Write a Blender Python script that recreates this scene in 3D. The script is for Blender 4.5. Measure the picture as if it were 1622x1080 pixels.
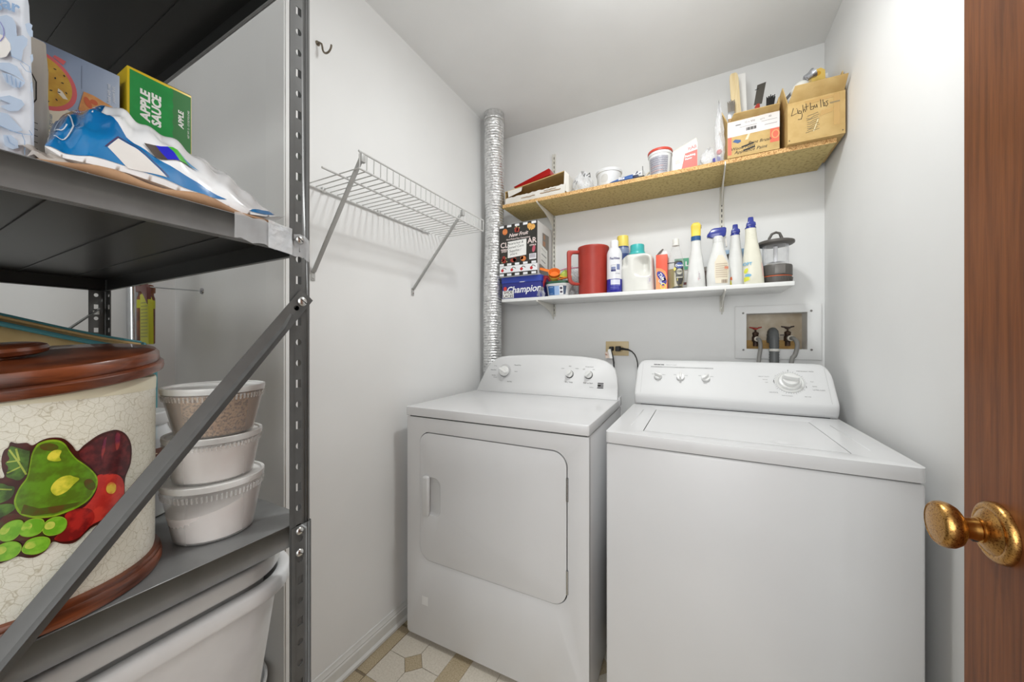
import bpy, bmesh, math, random
from mathutils import Vector, Matrix
random.seed(7)
for _o in list(bpy.data.objects):
    bpy.data.objects.remove(_o, do_unlink=True)
SC = bpy.context.scene
COL = SC.collection
PI = math.pi
# ------------------------------------------------------------ camera, world, lamps, exposure
F_PX, W_PX = 563.4, 1622.0
YAW = math.radians(27.65)
cam = bpy.data.cameras.new('camera'); cam.sensor_fit = 'HORIZONTAL'; cam.sensor_width = 36.0
cam.lens = 36.0 * F_PX / W_PX; cam.clip_start = 0.01; cam.clip_end = 50
camo = bpy.data.objects.new('camera', cam); COL.objects.link(camo)
camo.location = (0, 0, 1.172); camo.rotation_euler = (PI / 2, 0, YAW)
SC.camera = camo
w = bpy.data.worlds.new('world'); SC.world = w; w.use_nodes = True
bgn = w.node_tree.nodes['Background']; bgn.inputs[0].default_value = (1.0, 1.0, 1.0, 1); bgn.inputs[1].default_value = 0.9
def lamp(name, typ, loc, energy, rot=(0, 0, 0), color=(1, 1, 1), **kw):
    l = bpy.data.lights.new(name, typ); l.energy = energy; l.color = color
    for k, v in kw.items(): setattr(l, k, v)
    o = bpy.data.objects.new(name, l); COL.objects.link(o); o.location = loc; o.rotation_euler = rot
    return o
lamp('ceiling_globe', 'POINT', (-0.10, 1.00, 2.22), 4.6, color=(0.965, 0.99, 0.985), shadow_soft_size=0.08)
lamp('ceiling_lamp', 'AREA', (-0.10, 1.02, 2.37), 8.6, color=(0.965, 0.99, 0.985), shape='DISK', size=0.13)
lamp('doorway_fill', 'AREA', (-0.05, -1.0, 1.5), 27.0, rot=(math.radians(90), 0, math.radians(6)), color=(0.97, 0.99, 0.985), shape='RECTANGLE', size=1.2, size_y=1.2)  # added fill light behind the camera, no known lamp there
SC.view_settings.view_transform = 'Standard'
try: SC.view_settings.look = 'None'
except Exception: pass
SC.view_settings.gamma = 1.0; SC.view_settings.use_curve_mapping = False
SC.view_settings.exposure = 0.0
# ------------------------------------------------------------ materials
def lin(c):
    c = c / 255.0
    return c / 12.92 if c <= 0.04045 else ((c + 0.055) / 1.055) ** 2.4
def rgb(r, g, b): return (lin(r), lin(g), lin(b), 1.0)
MATS = {}
def mat(name, col, rough=0.5, metal=0.0, var=None, bump=None, spec=0.5, coat=0.0, alpha=1.0, trans=0.0, stretch=None, col2=None, ramp=(0.35, 0.65), detail=3, ior=None):
    if name in MATS: return MATS[name]
    m = bpy.data.materials.new(name); m.use_nodes = True; MATS[name] = m
    nt = m.node_tree; N = nt.nodes; L = nt.links; b = N['Principled BSDF']
    c = rgb(*col)
    b.inputs['Base Color'].default_value = c
    b.inputs['Roughness'].default_value = rough; b.inputs['Metallic'].default_value = metal
    b.inputs['Specular IOR Level'].default_value = spec; b.inputs['Coat Weight'].default_value = coat
    b.inputs['Alpha'].default_value = alpha; b.inputs['Transmission Weight'].default_value = trans
    if ior: b.inputs['IOR'].default_value = ior
    tc = N.new('ShaderNodeTexCoord'); mp = N.new('ShaderNodeMapping'); L.new(tc.outputs['Object'], mp.inputs[0])
    if stretch: mp.inputs['Scale'].default_value = stretch
    sc = var if var else 30.0
    nz = N.new('ShaderNodeTexNoise'); nz.inputs['Scale'].default_value = sc; nz.inputs['Detail'].default_value = detail
    L.new(mp.outputs[0], nz.inputs[0])
    rp = N.new('ShaderNodeValToRGB'); L.new(nz.outputs['Fac'], rp.inputs[0])
    rp.color_ramp.elements[0].position = ramp[0]; rp.color_ramp.elements[1].position = ramp[1]
    if col2 is None:
        k = 0.96; d = (c[0] * k, c[1] * k, c[2] * k, 1)
    else: d = rgb(*col2)
    rp.color_ramp.elements[0].color = d; rp.color_ramp.elements[1].color = c
    L.new(rp.outputs[0], b.inputs['Base Color'])
    if bump:
        n2 = N.new('ShaderNodeTexNoise'); n2.inputs['Scale'].default_value = bump[0]; n2.inputs['Detail'].default_value = 3
        L.new(mp.outputs[0], n2.inputs[0])
        bp = N.new('ShaderNodeBump'); bp.inputs['Strength'].default_value = bump[1]; bp.inputs['Distance'].default_value = bump[2] if len(bump) > 2 else 0.002
        L.new(n2.outputs['Fac'], bp.inputs['Height']); L.new(bp.outputs[0], b.inputs['Normal'])
    return m
def crackle():
    m = mat('crackle_glaze', (234, 232, 220), 0.35, col2=(226, 223, 208), var=9, coat=0.3)
    nt = m.node_tree; N = nt.nodes; L = nt.links; b = N['Principled BSDF']
    tc = N.new('ShaderNodeTexCoord')
    nz = N.new('ShaderNodeTexNoise'); nz.inputs['Scale'].default_value = 60; L.new(tc.outputs['Object'], nz.inputs[0])
    mx = N.new('ShaderNodeMixRGB'); mx.inputs[0].default_value = 0.012; L.new(tc.outputs['Object'], mx.inputs[1]); L.new(nz.outputs['Color'], mx.inputs[2])
    vo = N.new('ShaderNodeTexVoronoi'); vo.feature = 'DISTANCE_TO_EDGE'; vo.inputs['Scale'].default_value = 125; L.new(mx.outputs[0], vo.inputs[0])
    vo2 = N.new('ShaderNodeTexVoronoi'); vo2.feature = 'DISTANCE_TO_EDGE'; vo2.inputs['Scale'].default_value = 270; L.new(mx.outputs[0], vo2.inputs[0])
    r1 = N.new('ShaderNodeValToRGB'); L.new(vo.outputs['Distance'], r1.inputs[0])
    r1.color_ramp.elements[0].position = 0.0; r1.color_ramp.elements[0].color = (0.70, 0.67, 0.58, 1); r1.color_ramp.elements[1].position = 0.045; r1.color_ramp.elements[1].color = (1, 1, 1, 1)
    r2 = N.new('ShaderNodeValToRGB'); L.new(vo2.outputs['Distance'], r2.inputs[0])
    r2.color_ramp.elements[0].position = 0.0; r2.color_ramp.elements[0].color = (0.88, 0.87, 0.82, 1); r2.color_ramp.elements[1].position = 0.05; r2.color_ramp.elements[1].color = (1, 1, 1, 1)
    old = b.inputs['Base Color'].links[0].from_socket
    m1 = N.new('ShaderNodeMixRGB'); m1.blend_type = 'MULTIPLY'; m1.inputs[0].default_value = 1; L.new(old, m1.inputs[1]); L.new(r1.outputs[0], m1.inputs[2])
    m2 = N.new('ShaderNodeMixRGB'); m2.blend_type = 'MULTIPLY'; m2.inputs[0].default_value = 1; L.new(m1.outputs[0], m2.inputs[1]); L.new(r2.outputs[0], m2.inputs[2])
    L.new(m2.outputs[0], b.inputs['Base Color'])
    return m
def wood(name, c1, c2, rough, stretch, scale=14, coat=0.0, grain=0.6):
    m = bpy.data.materials.new(name); m.use_nodes = True
    nt = m.node_tree; N = nt.nodes; L = nt.links; b = N['Principled BSDF']
    b.inputs['Roughness'].default_value = rough; b.inputs['Coat Weight'].default_value = coat
    tc = N.new('ShaderNodeTexCoord'); mp = N.new('ShaderNodeMapping'); mp.inputs['Scale'].default_value = stretch; L.new(tc.outputs['Object'], mp.inputs[0])
    n1 = N.new('ShaderNodeTexNoise'); n1.inputs['Scale'].default_value = scale; n1.inputs['Detail'].default_value = 6; n1.inputs['Roughness'].default_value = grain; n1.inputs['Distortion'].default_value = 0.4
    L.new(mp.outputs[0], n1.inputs[0])
    rp = N.new('ShaderNodeValToRGB'); L.new(n1.outputs['Fac'], rp.inputs[0])
    rp.color_ramp.elements[0].position = 0.34; rp.color_ramp.elements[0].color = rgb(*c2)
    rp.color_ramp.elements[1].position = 0.66; rp.color_ramp.elements[1].color = rgb(*c1)
    L.new(rp.outputs[0], b.inputs['Base Color'])
    bp = N.new('ShaderNodeBump'); bp.inputs['Strength'].default_value = 0.15; bp.inputs['Distance'].default_value = 0.001
    L.new(n1.outputs['Fac'], bp.inputs['Height']); L.new(bp.outputs[0], b.inputs['Normal'])
    return m
def clear(name, col=(240, 242, 245), fac=0.25, rough=0.12, k=0.75):
    m = bpy.data.materials.new(name); m.use_nodes = True
    nt = m.node_tree; N = nt.nodes; L = nt.links; b = N['Principled BSDF']
    b.inputs['Base Color'].default_value = rgb(*col); b.inputs['Roughness'].default_value = rough
    t = N.new('ShaderNodeBsdfTransparent'); mx = N.new('ShaderNodeMixShader')
    lw = N.new('ShaderNodeLayerWeight'); lw.inputs[0].default_value = 0.35
    ma = N.new('ShaderNodeMath'); ma.operation = 'MULTIPLY_ADD'; ma.inputs[1].default_value = k; ma.inputs[2].default_value = fac; ma.use_clamp = True
    L.new(lw.outputs['Facing'], ma.inputs[0]); L.new(ma.outputs[0], mx.inputs[0])
    L.new(t.outputs[0], mx.inputs[1]); L.new(b.outputs[0], mx.inputs[2]); L.new(mx.outputs[0], N['Material Output'].inputs[0])
    return m
WALL = mat('wall_paint', (234, 234, 233), 0.55, var=2.5, col2=(230, 230, 229), bump=(90, 0.06, 0.001), spec=0.35)
WALLG = mat('wall_paint_shaded_warm', (188, 183, 176), 0.5, var=3, col2=(180, 175, 168), bump=(90, 0.06, 0.001))  # unused; wall paint with the alcove's shade put into the colour
WALLB = mat('wall_paint_shaded_cool', (200, 204, 210), 0.4, var=3, col2=(188, 193, 200), bump=(90, 0.06, 0.001))  # unused; cooler shaded copy of the same wall paint
CEIL = mat('ceiling_paint', (236, 236, 235), 0.8, var=3, bump=(120, 0.08, 0.001))
TRIM = mat('trim_paint', (222, 222, 219), 0.35)
ENAMEL = mat('white_enamel', (222, 222, 223), 0.26, var=4, col2=(219, 219, 220), coat=0.15)
ENAMEL2 = mat('white_console_plastic', (218, 218, 218), 0.45, var=4, spec=0.35)
KNOBW = mat('white_knob_plastic', (226, 226, 224), 0.3)
GAP = mat('painted_gap_shadow', (52, 52, 52), 0.8)  # dark filler standing in for the shade inside appliance gaps
STEEL = mat('dark_grey_powder_coat', (80, 80, 79), 0.34, var=40, col2=(74, 74, 73), spec=0.6, bump=(400, 0.08, 0.0005))
SHELFG = mat('shelf_grey_powder_coat', (118, 119, 119), 0.28, var=30, col2=(108, 109, 109), spec=0.6)
ZINC = mat('zinc_bolt', (205, 205, 203), 0.25, metal=0.9)
CHROME = mat('brushed_metal', (200, 202, 205), 0.25, metal=1.0)
WIREW = mat('white_vinyl_wire', (205, 205, 203), 0.35)
BRACEG = mat('grey_brace_vinyl', (176, 176, 174), 0.4)
STD = mat('almond_painted_steel', (226, 223, 214), 0.4)
PBOARD = mat('particle_board', (198, 177, 118), 0.75, var=85, col2=(162, 138, 82), bump=(220, 0.3, 0.001), ramp=(0.33, 0.5), detail=8)
PEDGE = mat('particle_board_edge', (222, 182, 124), 0.8, var=260, col2=(166, 116, 62), bump=(300, 0.6, 0.001), ramp=(0.35, 0.55))
MELAM = mat('white_melamine', (236, 236, 234), 0.35)
FOIL = mat('crinkled_foil', (240, 240, 240), 0.26, metal=0.85, bump=(70, 0.9, 0.006), var=60, col2=(206, 206, 206))
CARD = mat('kraft_cardboard', (205, 174, 116), 0.75, var=25, col2=(194, 161, 102), bump=(160, 0.12, 0.001))
CARDD = mat('kraft_cardboard_inner', (186, 152, 92), 0.8, var=25, col2=(172, 138, 80))
PAPER = mat('white_paper', (238, 237, 234), 0.6)
INK = mat('black_ink', (30, 28, 27), 0.5)
INKG = mat('grey_ink', (120, 120, 122), 0.5)
TAN = mat('tan_vinyl', (190, 174, 146), 0.45, var=220, col2=(166, 150, 120), ramp=(0.35, 0.6))
CREAM = mat('cream_vinyl', (216, 208, 194), 0.4, var=160, col2=(204, 195, 180), ramp=(0.35, 0.6))
GROUT = mat('vinyl_joint', (134, 120, 98), 0.6)
MAHOG = wood('stained_mahogany', (128, 66, 36), (70, 32, 16), 0.3, (7, 7, 55), 2.2, coat=0.25)
DOORW = wood('door_walnut_veneer', (142, 84, 44), (106, 60, 30), 0.5, (14, 14, 0.55), 9, coat=0.0, grain=0.68)
DOORW.node_tree.nodes['Principled BSDF'].inputs['Specular IOR Level'].default_value = 0.15
BRASS = mat('antique_hammered_brass', (190, 146, 84), 0.32, metal=1.0, var=650, col2=(112, 68, 38), ramp=(0.30, 0.5), bump=(200, 0.35, 0.001))
BRASSP = mat('antique_brass_smooth', (200, 152, 80), 0.22, metal=1.0)
GLAZE = crackle()
CLEAR = clear('clear_plastic'); FILM = clear('clear_film', (244, 245, 248), 0.2, 0.2); TRANSL = clear('translucent_tub_plastic', (240, 240, 238), 0.16, 0.25, 0.45)
TUBW = mat('white_tub_plastic', (228, 228, 228), 0.35)
TUBG = mat('grey_white_tub_plastic', (205, 205, 203), 0.35)
RED = mat('red_plastic', (172, 56, 42), 0.45, var=12, col2=(160, 48, 36))
BLACKP = mat('black_rubber', (26, 26, 26), 0.5)
def plast(name, c, r=0.35): return mat(name, c, r)
# ------------------------------------------------------------ mesh helpers
def wloc(o):
    v = Vector((0, 0, 0))
    while o is not None:
        v += o.location; o = o.parent
    return v
class MB:
    def __init__(s): s.bm = bmesh.new()
    def face(s, pts):
        return s.bm.faces.new([s.bm.verts.new(p) for p in pts])
    def box(s, x0, x1, y0, y1, z0, z1, M=None):
        c = [(x, y, z) for z in (z0, z1) for y in (y0, y1) for x in (x0, x1)]
        if M is not None: c = [M @ Vector(p) for p in c]
        v = [s.bm.verts.new(p) for p in c]
        for f in ((0, 2, 3, 1), (4, 5, 7, 6), (0, 1, 5, 4), (2, 6, 7, 3), (0, 4, 6, 2), (1, 3, 7, 5)):
            s.bm.faces.new([v[i] for i in f])
        return s
    def loft(s, rings, cap0=True, cap1=True, closed=True):
        R = [[s.bm.verts.new(p) for p in r] for r in rings]
        n = len(R[0])
        for a, b in zip(R, R[1:]):
            for i in range(n if closed else n - 1):
                j = (i + 1) % n
                s.bm.faces.new((a[i], a[j], b[j], b[i]))
        if closed and cap0: s.bm.faces.new(R[0][::-1])
        if closed and cap1: s.bm.faces.new(R[-1])
        return s
    def prism(s, pts, vec):
        v = Vector(vec)
        return s.loft([[Vector(p) for p in pts], [Vector(p) + v for p in pts]])
    def lathe(s, prof, c, seg=32, axis=None, cap0=True, cap1=True, sx=1, sy=1):
        c = Vector(c); Q = None
        if axis is not None: Q = Vector((0, 0, 1)).rotation_difference(Vector(axis).normalized()).to_matrix()
        rings = []
        for r, h in prof:
            ring = []
            for i in range(seg):
                a = 2 * PI * i / seg
                p = Vector((max(r, 1e-5) * math.cos(a) * sx, max(r, 1e-5) * math.sin(a) * sy, h))
                ring.append(c + (Q @ p if Q else p))
            rings.append(ring)
        return s.loft(rings, cap0, cap1)
    def tube(s, pts, r, seg=8, cap=True):
        pts = [Vector(p) for p in pts]; n = len(pts)
        rr = r if isinstance(r, (list, tuple)) else [r] * n
        up = None; rings = []
        for i, p in enumerate(pts):
            t = (pts[min(i + 1, n - 1)] - pts[max(i - 1, 0)]).normalized()
            if up is None:
                up = Vector((0, 0, 1)) if abs(t.z) < 0.9 else Vector((1, 0, 0))
            a = (up - t * up.dot(t)).normalized(); b = t.cross(a); up = a
            rings.append([p + (a * math.cos(2 * PI * k / seg) + b * math.sin(2 * PI * k / seg)) * rr[i] for k in range(seg)])
        return s.loft(rings, cap, cap)
    def bar(s, p, q, w, t, up=(0, 0, 1)):
        p = Vector(p); q = Vector(q); d = (q - p).normalized(); a = Vector(up); a = (a - d * a.dot(d)).normalized(); b = d.cross(a)
        r = lambda o: [o + a * (w / 2) + b * (t / 2), o + a * (w / 2) - b * (t / 2), o - a * (w / 2) - b * (t / 2), o - a * (w / 2) + b * (t / 2)]
        return s.loft([r(p), r(q)])
    def grid(s, nu, nv, f):
        V = [[s.bm.verts.new(f(i / nu, j / nv)) for j in range(nv + 1)] for i in range(nu + 1)]
        for i in range(nu):
            for j in range(nv):
                s.bm.faces.new((V[i][j], V[i + 1][j], V[i + 1][j + 1], V[i][j + 1]))
        return s
    def holed(s, loops, thick=None):
        """flat sheet with holes: loops[0] the outline, the rest holes; all coplanar"""
        es = []
        for lp in loops:
            v = [s.bm.verts.new(p) for p in lp]
            es += [s.bm.edges.new((v[i], v[(i + 1) % len(v)])) for i in range(len(v))]
        r = bmesh.ops.triangle_fill(s.bm, use_beauty=True, use_dissolve=False, edges=es)
        fs = [g for g in r['geom'] if isinstance(g, bmesh.types.BMFace)]
        if thick:
            ext = bmesh.ops.extrude_face_region(s.bm, geom=fs)
            bmesh.ops.translate(s.bm, vec=Vector(thick), verts=[g for g in ext['geom'] if isinstance(g, bmesh.types.BMVert)])
        return s
    def build(s, name, m, parent=None, bevel=0.0, seg=2, sharp=38, solid=0.0, loc=None, smooth=True, label=None, keepn=False):
        bm = s.bm
        bmesh.ops.remove_doubles(bm, verts=bm.verts, dist=1e-6)
        if solid: bmesh.ops.solidify(bm, geom=bm.faces[:], thickness=solid)
        if not keepn: bmesh.ops.recalc_face_normals(bm, faces=bm.faces)
        if bevel:
            bm.normal_update()
            ed = [e for e in bm.edges if len(e.link_faces) == 2 and e.calc_face_angle(0) > math.radians(35)]
            if ed:
                bmesh.ops.bevel(bm, geom=ed, offset=bevel, segments=seg, profile=0.5, affect='EDGES', clamp_overlap=True)
        bm.normal_update()
        for e in bm.edges:
            e.smooth = not (len(e.link_faces) == 2 and e.calc_face_angle(0) > math.radians(sharp))
        for f in bm.faces: f.smooth = smooth
        if parent is not None: base = wloc(parent)
        elif loc is not None: base = Vector(loc)
        else:
            xs = [v.co for v in bm.verts]
            mn = [min(p[k] for p in xs) for k in range(3)]; mx = [max(p[k] for p in xs) for k in range(3)]
            base = Vector(((mn[0] + mx[0]) / 2, (mn[1] + mx[1]) / 2, mn[2]))
        bmesh.ops.translate(bm, vec=-base, verts=bm.verts)
        me = bpy.data.meshes.new(name); bm.to_mesh(me); bm.free()
        if m is not None: me.materials.append(m)
        o = bpy.data.objects.new(name, me); COL.objects.link(o)
        if parent is not None: o.parent = parent
        else: o.location = base
        if label: o['label'] = label
        return o
def tag(o, label, cat, group=None):
    o['label'] = label; o['category'] = cat
    if group: o['group'] = group
    return o
def thing(name, label, cat, loc, group=None):
    o = bpy.data.objects.new(name, None); COL.objects.link(o); o.location = loc; o.empty_display_size = 0.05
    return tag(o, label, cat, group)
def struct(o): o['kind'] = 'structure'; return o
def place_rot(o, axis, deg, pivot=None):
    """turn a top-level thing about its base"""
    o.rotation_euler = Matrix.Rotation(math.radians(deg), 3, axis).to_euler()
def rrect(x0, x1, y0, y1, r, n=6):
    if not isinstance(r, (list, tuple)): r = [r] * 4
    out = []
    for (cx, cy, a0, rad) in ((x1, y1, 0, r[0]), (x0, y1, 90, r[1]), (x0, y0, 180, r[2]), (x1, y0, 270, r[3])):
        sx = -1 if cx == x1 else 1; sy = -1 if cy == y1 else 1
        for k in range(n + 1):
            a = math.radians(a0 + 90 * k / n)
            out.append((cx + sx * rad + rad * math.cos(a), cy + sy * rad + rad * math.sin(a)))
    return out
def sring(cx, cy, z, rx, ry, n=28, p=2.0):
    out = []
    for i in range(n):
        a = 2 * PI * i / n; c, s_ = math.cos(a), math.sin(a)
        out.append((cx + rx * math.copysign(abs(c) ** (2 / p), c), cy + ry * math.copysign(abs(s_) ** (2 / p), s_), z))
    return out
# ------------------------------------------------------------ flat print laid on a surface
def ell(cu, cv, ru, rv, n=18, rot=0):
    o = []
    for i in range(n):
        a = 2 * PI * i / n; x, y = ru * math.cos(a), rv * math.sin(a)
        o.append((cu + x * math.cos(rot) - y * math.sin(rot), cv + x * math.sin(rot) + y * math.cos(rot)))
    return o
def rc(u0, u1, v0, v1): return [(u0, v0), (u1, v0), (u1, v1), (u0, v1)]
def stroke(pts, wd):
    """a pen line as mitred quads that meet edge to edge"""
    P_ = [p for i, p in enumerate(pts) if i == 0 or math.hypot(p[0] - pts[i - 1][0], p[1] - pts[i - 1][1]) > 1e-7]
    ds = []
    for a, b in zip(P_, P_[1:]):
        l = math.hypot(b[0] - a[0], b[1] - a[1]); ds.append(((b[0] - a[0]) / l, (b[1] - a[1]) / l))
    L_, R_ = [], []
    for i, p in enumerate(P_):
        d0 = ds[max(i - 1, 0)]; d1 = ds[min(i, len(ds) - 1)]
        nx, ny = -(d0[1] + d1[1]), d0[0] + d1[0]; l = math.hypot(nx, ny)
        if l < .2: nx, ny, k = -d0[1], d0[0], 1.0
        else:
            nx, ny = nx / l, ny / l; k = min(1.6, 2 / l)
        ex = wd * .3 * (-1 if i == 0 else (1 if i == len(P_) - 1 else 0))
        c = (p[0] + d1[0] * ex if i else p[0] + d0[0] * ex, p[1] + d1[1] * ex if i else p[1] + d0[1] * ex)
        L_.append((c[0] + nx * wd / 2 * k, c[1] + ny * wd / 2 * k)); R_.append((c[0] - nx * wd / 2 * k, c[1] - ny * wd / 2 * k))
    return [[L_[i], R_[i], R_[i + 1], L_[i + 1]] for i in range(len(P_) - 1)]
class T:
    def __init__(s, body, size, u, v, shear=0.0, rot=0.0, bold=0.0, sx=1.0, align='CENTER'):
        s.__dict__.update(body=body, size=size, u=u, v=v, shear=shear, rot=rot, bold=bold, sx=sx, align=align)
def plane(O, U, V):
    O = Vector(O); U = Vector(U).normalized(); V = Vector(V).normalized(); N = U.cross(V)
    return lambda u, v, off=0.0: O + U * u + V * v + N * off
def cylmap(cx, cy, z0, rfun, a0=-PI / 2):
    """u = arc metres from direction a0 (counter-clockwise positive), v = height; rfun(v) radius"""
    r0 = rfun(0)
    def f(u, v, off=0.0):
        a = a0 + u / r0; r = rfun(v) + off
        return Vector((cx + r * math.cos(a), cy + r * math.sin(a), z0 + v))
    return f
def ink(name, m, parent, fmap, shapes, off=0.0004, du=None, dv=None, label=None, each=False):
    if each and len(shapes) > 1:
        for sh in shapes: o = ink(name, m, parent, fmap, [sh], off, du, dv)
        return o
    bm = bmesh.new()
    for ix, sh in enumerate(shapes):
        lift = (ix % 9) * 2.5e-5
        if isinstance(sh, T):
            cu = bpy.data.curves.new('t', 'FONT'); cu.body = sh.body; cu.size = sh.size; cu.align_x = sh.align; cu.align_y = 'CENTER'
            cu.shear = sh.shear; cu.offset = sh.bold; cu.resolution_u = 3
            to = bpy.data.objects.new('t', cu); me = to.to_mesh()
            t = bmesh.new(); t.from_mesh(me); to.to_mesh_clear()
            c_, s_ = math.cos(sh.rot), math.sin(sh.rot)
            for v in t.verts:
                x, y = v.co.x * sh.sx, v.co.y
                v.co = (x * c_ - y * s_ + sh.u, x * s_ + y * c_ + sh.v, 0)
            tm = bpy.data.meshes.new('t'); t.to_mesh(tm); t.free(); bm.from_mesh(tm)
            bpy.data.meshes.remove(tm); bpy.data.objects.remove(to); bpy.data.curves.remove(cu)
        else:
            vs = [bm.verts.new((p[0], p[1], lift)) for p in sh]
            if len(vs) > 4:
                es = [bm.edges.new((vs[i], vs[(i + 1) % len(vs)])) for i in range(len(vs))]
                bmesh.ops.triangle_fill(bm, use_beauty=True, use_dissolve=False, edges=es)
            else: bm.faces.new(vs)
    for st, no, k in ((du, (1, 0, 0), 0), (dv, (0, 1, 0), 1)):
        if st:
            lo = min(v.co[k] for v in bm.verts); hi = max(v.co[k] for v in bm.verts); n = int((hi - lo) / st)
            for i in range(1, n + 1):
                co = [0, 0, 0]; co[k] = lo + i * st
                bmesh.ops.bisect_plane(bm, geom=bm.verts[:] + bm.edges[:] + bm.faces[:], plane_co=co, plane_no=no)
    bm.normal_update()
    for f in bm.faces:
        if f.normal.z < 0: f.normal_flip()
    for v in bm.verts: v.co = fmap(v.co.x, v.co.y, off + v.co.z)
    b = wloc(parent); bmesh.ops.translate(bm, vec=-b, verts=bm.verts)
    for f in bm.faces: f.smooth = True
    me = bpy.data.meshes.new(name); bm.to_mesh(me); bm.free(); me.materials.append(m)
    o = bpy.data.objects.new(name, me); COL.objects.link(o); o.parent = parent
    if len(shapes) > 1: o['kind'] = 'stuff'
    if label: o['label'] = label
    return o
# ------------------------------------------------------------ the room
XL, XR, YB, ZC, YA, XA = -1.10, 0.475, 1.955, 2.44, 0.633, -1.85
YF = -1.3
floor = struct(MB().box(XA - .1, 0.9, YF, YB + .1, -0.1, -0.002).build('floor', GROUT))
struct(MB().box(XA - .1, 0.9, YF, YB + .1, ZC, ZC + .1).build('ceiling', CEIL))
struct(MB().box(XL - .1, XL, YA, YB, 0, ZC).build('wall_left', WALL))
struct(MB().box(XA, XL - .1, YA, YA + .1, 0, ZC).build('wall_alcove_end', WALL))
# the end wall's skin runs up to the corner of the left wall
struct(MB().box(XL - .1, XL - .004, YA - .004, YA, 0, ZC).build('wall_alcove_corner', WALL))
struct(MB().box(XA - .1, XA, YF, YA + .1, 0, ZC).build('wall_alcove_back', WALL))
struct(MB().box(XR, XR + .1, YF, YB, 0, ZC).build('wall_right', WALL))
wf = MB().box(XA, -0.44, YF, YF + .1, 0, ZC).box(-0.54, -0.44, -0.62, -0.125, 0, ZC).box(-0.44, 0.36, -0.24, -0.125, 2.07, ZC).box(0.36, XR, -0.24, -0.125, 0, ZC)  # unseen front walls, added and sized to limit light reaching the alcove
struct(wf.build('wall_front_baffle', WALL))
NX0, NX1, NZ0, NZ1 = 0.196, 0.416, 1.136, 1.297
wb = MB()
wb.holed([[(XL - .1, YB, 0), (XR + .1, YB, 0), (XR + .1, YB, ZC), (XL - .1, YB, ZC)], [(NX0, YB, NZ0), (NX1, YB, NZ0), (NX1, YB, NZ1), (NX0, YB, NZ1)]], thick=(0, 0.1, 0))
struct(wb.build('wall_back', WALL))
# floor: vinyl sheet of cream blocks round small tan diamonds, tan bands between
def tile(name, pts, m, inset=0.0012, h=0.0):
    c = Vector((sum(p[0] for p in pts) / len(pts), sum(p[1] for p in pts) / len(pts)))
    q = []
    for p in pts:
        d = c - Vector(p); q.append(Vector(p) + d * (inset / d.length))
    mb = MB(); mb.prism([(p.x, p.y, -0.003) for p in q], (0, 0, 0.003 + h)); return mb.build(name, m, floor, smooth=False)
P, HB, HD = 0.3035, 0.114, 0.042
for ix in range(-3, 5):
    for iy in range(-3, 2):
        cx, cy = -0.92 + ix * P, 0.981 + iy * P
        if cx < XL and cy > 0.55: continue
        e = P - 2 * HB
        A = lambda x, y: (cx + x, cy + y)
        tile('diamond_tile', [A(0, -HD), A(HD, 0), A(0, HD), A(-HD, 0)], TAN)
        for sx, sy in ((1, 1), (-1, 1), (-1, -1), (1, -1)):
            pts = [A(sx * HD, 0), A(sx * HB, 0), A(sx * HB, sy * HB), A(0, sy * HB), A(0, sy * HD)]
            tile('cream_tile', pts if sx * sy > 0 else pts[::-1], CREAM)
        tile('band_tile', [A(HB, -HB), A(HB + e, -HB), A(HB + e, HB), A(HB, HB)], TAN)
        tile('band_tile', [A(-HB, HB), A(HB, HB), A(HB, HB + e), A(-HB, HB + e)], TAN)
        tile('corner_tile', [A(HB, HB), A(HB + e, HB), A(HB + e, HB + e), A(HB, HB + e)], TAN)
for y0, y1 in ((0.64, 0.862), (0.869, 1.09), (1.1, 1.4)):
    tile('wall_strip_tile', [(XL, y0), (-1.036, y0), (-1.036, y1), (XL, y1)], TAN)
# baseboard on the left wall, with its moulded top and quarter round
bb = MB()
prof = [(0, 0.002), (0.018, 0.002), (0.018, 0.012), (0.011, 0.02), (0.011, 0.052), (0.008, 0.057), (0.009, 0.062), (0.005, 0.07), (0.004, 0.078), (0, 0.08)]
bb.loft([[(XL + 0.0005 + a, YA + .002, z) for a, z in prof], [(XL + 0.0005 + a, YB - .002, z) for a, z in prof]])
struct(bb.build('baseboard_left', TRIM, sharp=25))
bb = MB(); bb.loft([[(XR - 0.0005 - a, 0.75, z) for a, z in prof], [(XR - 0.0005 - a, YB - .002, z) for a, z in prof]])
struct(bb.build('baseboard_right', TRIM, sharp=25))
# ------------------------------------------------------------ door with antique brass knob
door = struct(MB().box(0.295, 0.330, -0.10, 0.659, 0.012, 2.04).build('door_1', DOORW, bevel=0.0015))
KY, KZ = 0.600, 0.959
mb = MB().lathe([(0.0327, 0), (0.0327, 0.003), (0.0310, 0.006), (0.0285, 0.0075), (0.0255, 0.0078), (0.0245, 0.0072), (0.0235, 0.0080), (0.020, 0.0105), (0.0165, 0.0125), (0.0135, 0.014)], (0.2948, KY, KZ), 48, axis=(-1, 0, 0))
kp = mb.build('knob_rose', BRASS, door)
MB().lathe([(0.0135, 0.012), (0.0135, 0.016), (0.0122, 0.0165), (0.0118, 0.020), (0.0112, 0.024), (0.0125, 0.0295)], (0.2948, KY, KZ), 36, axis=(-1, 0, 0)).build('knob_neck', BRASSP, door)
MB().lathe([(0.0123, 0.0275), (0.0165, 0.0292), (0.0215, 0.0325), (0.0247, 0.0375), (0.0255, 0.0425), (0.0243, 0.047), (0.0222, 0.0495), (0.0212, 0.0498), (0.0205, 0.0492), (0.018, 0.0498), (0.010, 0.0512), (0, 0.0516)], (0.2948, KY, KZ), 48, axis=(-1, 0, 0)).build('knob', BRASS, door)
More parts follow.
